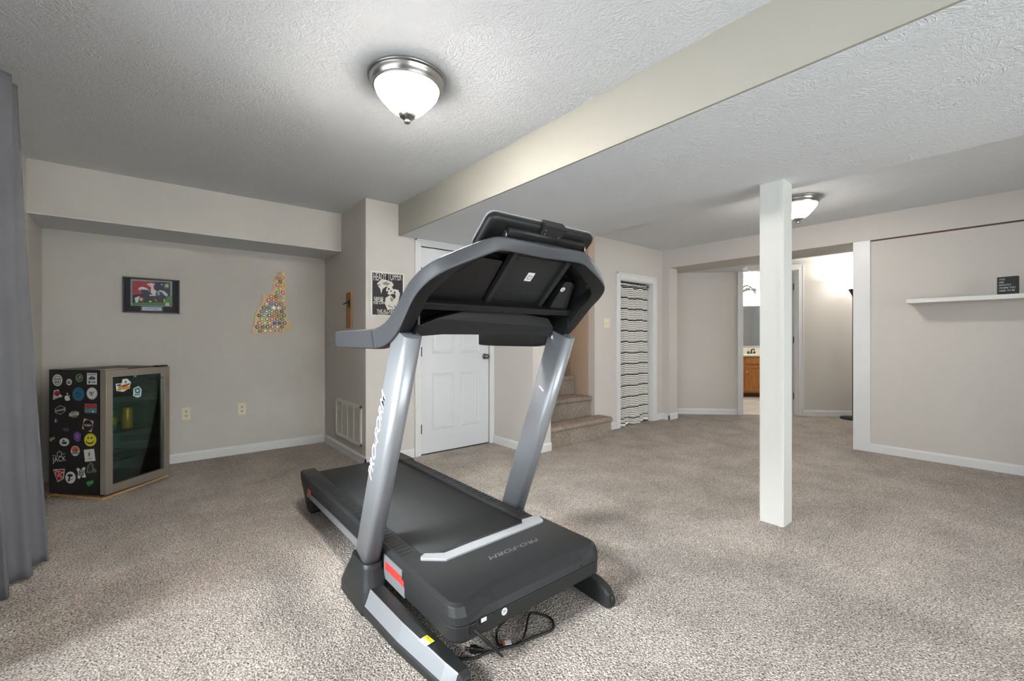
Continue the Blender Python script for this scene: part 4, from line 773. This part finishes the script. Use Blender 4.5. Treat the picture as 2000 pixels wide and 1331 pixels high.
# ------------------------------------------------------------------ shelf and letter block on the right wall
XW = XR + .012
tag(obj('wall_shelf', MB().box((XW - .21, -.70, 1.477), (XW, .80, 1.515)), mat('shelf_white', (226, 224, 219), .4), None, .002), 'long white floating shelf mounted on the right wall', 'shelf')
sg = thing('letter_block', 'small black block sign with white words standing on the floating shelf', 'sign', (XW - .16, .17, 1.515))
p = onx(1948, 581, XW - .18); yb_ = p.y; ya_ = onx(1989, 580, XW - .18).y
m = MB().box((XW - .18, ya_, 1.515), (XW - .135, yb_, 1.662)); obj('block', m, mat('matte_black_block', (34, 34, 36), .6), sg, .001)
m = MB(); ex = V((0, -1, 0))
for i, tx in enumerate(('YOU', 'ARE', 'EXACTLY', 'WHERE YOU', 'NEED TO BE')):
    m.text(tx, .018, (XW - .1806, yb_ - .012, 1.640 - i * .0235), ex, UP, 0, sx=.9, align='LEFT')
obj('block_lettering', m, LET, sg); sg.rotation_euler.z = math.radians(-14)

# ------------------------------------------------------------------ floor lamp in the hall
lx, ly = 7.705, 1.70
la = thing('floor_lamp', 'black torchiere floor lamp with glowing white bowl in the hall', 'lamp', (lx, ly, 0))
LB = mat('lamp_black', (22, 22, 23), .4)
obj('base', MB().lathe((lx, ly, 0), [(.155, 0), (.158, .012), (.15, .024), (.06, .034), (.02, .04)], 40), LB, la)
obj('pole', MB().lathe((lx, ly, 0), [(.0125, .03), (.0125, 1.78)], 16), LB, la)
obj('shade_cup', MB().lathe((lx, ly, 0), [(.013, 1.74), (.02, 1.77), (.05, 1.83), (.062, 1.855)], 32), LB, la)
o = obj('shade', MB().lathe((lx, ly, 0), [(.055, 1.852), (.10, 1.895), (.15, 1.945), (.192, 1.995)], 48, caps=False), mat('lit_lamp_shade', (255, 253, 250), .4, emit=(255, 252, 246), estr=4), la)
q = o.modifiers.new('thick', 'SOLIDIFY'); q.thickness = .004
l = bpy.data.lights.new('torchiere_bulb', 'POINT'); l.energy = 6; l.shadow_soft_size = .04; l.color = (1, .97, .92)
lo = bpy.data.objects.new('torchiere_bulb', l); COL.objects.link(lo); lo.location = (0, 0, 1.966); lo.parent = la
l = bpy.data.lights.new('stair_light', 'POINT'); l.energy = 15; l.shadow_soft_size = .12; l.color = (1, .70, .48)
lo = bpy.data.objects.new('stair_light', l); COL.objects.link(lo); lo.location = (3.45, 4.55, 3.2)

l = bpy.data.lights.new('hall_fill', 'POINT'); l.energy = 9; l.shadow_soft_size = .35; l.color = (1, .98, .95)  # added unseen light that lifts the dim hall wall
lo = bpy.data.objects.new('hall_fill', l); COL.objects.link(lo); lo.location = (7.35, 1.12, 2.1)

# ------------------------------------------------------------------ bathroom beyond the doorway
va = thing('vanity_cabinet', 'oak vanity cabinet seen through the bathroom doorway', 'cabinet', B(.9, 2.28, 0))
m = MB(); bbox(m, .45, 1.35, 2.03, 2.575, .09, .80); obj('carcass', m, OAK, va, .002)
m = MB(); bbox(m, .45, 1.35, 2.09, 2.575, .004, .09); obj('toe_kick', m, mat('dark_toe_kick', (74, 50, 34), .6), va)
for a0, a1 in ((.485, .865), (.885, 1.32)):
    m = MB(); bbox(m, a0, a1, 2.012, 2.03, .13, .625)
    for x0, x1, z0, z1 in ((a0, a1, .13, .19), (a0, a1, .565, .625), (a0, a0 + .06, .13, .625), (a1 - .06, a1, .13, .625)): bbox(m, x0, x1, 2.004, 2.014, z0, z1)
    bbox(m, a0 + .085, a1 - .085, 2.008, 2.014, .215, .54)
    dd = obj('door', m, OAK, va, .003)
    obj('knob', MB().lathe(B(a0 + .03, 2.004, .5), [(.006, 0), (.014, -.012), (.012, -.02), (.003, -.023)], 14, 0, N_), LABW, dd)
    m = MB(); bbox(m, a0, a1, 2.008, 2.03, .655, .775); obj('drawer', m, OAK, va, .004)
vt = thing('bathroom_countertop', 'cream vanity countertop with backsplash on the oak cabinet', 'countertop', B(.9, 2.28, .80))
CREAM = mat('cream_solid_surface', (238, 230, 212), .3)
m = MB(); bbox(m, .43, 1.37, 1.99, 2.578, .80, .835); obj('counter', m, CREAM, vt, .006)
m = MB(); bbox(m, .43, 1.37, 2.555, 2.578, .835, .95); obj('backsplash', m, CREAM, vt, .004)
obj('sink_rim', MB().lathe(B(.9, 2.25, .836), [(.2, 0), (.19, .006), (.17, .003), (.1, -.02 + .021)], 40), CREAM, vt)
fa = thing('faucet', 'chrome faucet on the cream vanity top', 'faucet', B(.80, 2.48, .835))
m = MB(); bbox(m, .72, .88, 2.46, 2.51, .835, .85); obj('base_plate', m, GUN, fa, .004)
obj('spout', MB().tube([B(.80, 2.48, .85), B(.80, 2.48, .90), B(.80, 2.45, .93), B(.80, 2.38, .935), B(.80, 2.35, .915)], .013, 12), GUN, fa)
for a in (.74, .86): obj('handle', MB().lathe(B(a, 2.485, .85), [(.016, 0), (.018, .025), (.01, .04)], 14), GUN, fa)
mi = thing('mirror', 'frameless mirror on the bathroom wall above the vanity', 'mirror', B(.9, 2.57, 1.4))
m = MB(); bbox(m, .42, 1.38, 2.57, 2.579, 1.0, 1.82); obj('mirror_glass', m, mat('mirror_silver', (200, 206, 210), .04, 1), mi)
vl = thing('vanity_light', 'bar light with frosted globes over the bathroom mirror', 'light', B(.8, 2.57, 2.1))
obj('bar', MB().tube([B(.40, 2.50, 2.14), B(1.2, 2.50, 2.14)], .012, 10), GUN, vl)
m = MB(); bbox(m, .72, .92, 2.56, 2.579, 2.06, 2.18); obj('back_plate', m, NICKEL, vl)
obj('scroll_arm', MB().tube([B(.82, 2.56, 2.12), B(.80, 2.52, 2.2), B(.72, 2.50, 2.24), B(.65, 2.50, 2.21), B(.63, 2.50, 2.15), B(.66, 2.50, 2.11), B(.69, 2.50, 2.13)], .014, 10), GUN, vl)
for a in (.47, .80, 1.12): obj('globe', MB().lathe(B(a, 2.49, 1.94), [(.005, 0), (.045, .01), (.07, .06), (.065, .11), (.035, .155), (.02, .185)], 24), mat('lit_globe', (255, 255, 252), .4, emit=(255, 252, 244), estr=30), vl)
bl = thing('bathroom_ceiling_light', 'small white glass dome light on the bathroom ceiling', 'light', B(.22, 1.1, 2.36))
c = B(.22, 1.1, 2.36)
obj('canopy', MB().lathe(c, [(.06, 0), (.06, -.02), (.015, -.03), (.015, -.06)], 24), NICKEL, bl)
obj('glass_dome', MB().lathe(c, [(.03, -.05), (.12, -.07), (.13, -.10), (.09, -.14), (.01, -.16)], 32), mat('lit_dome', (255, 255, 252), .4, emit=(255, 252, 246), estr=30), bl)
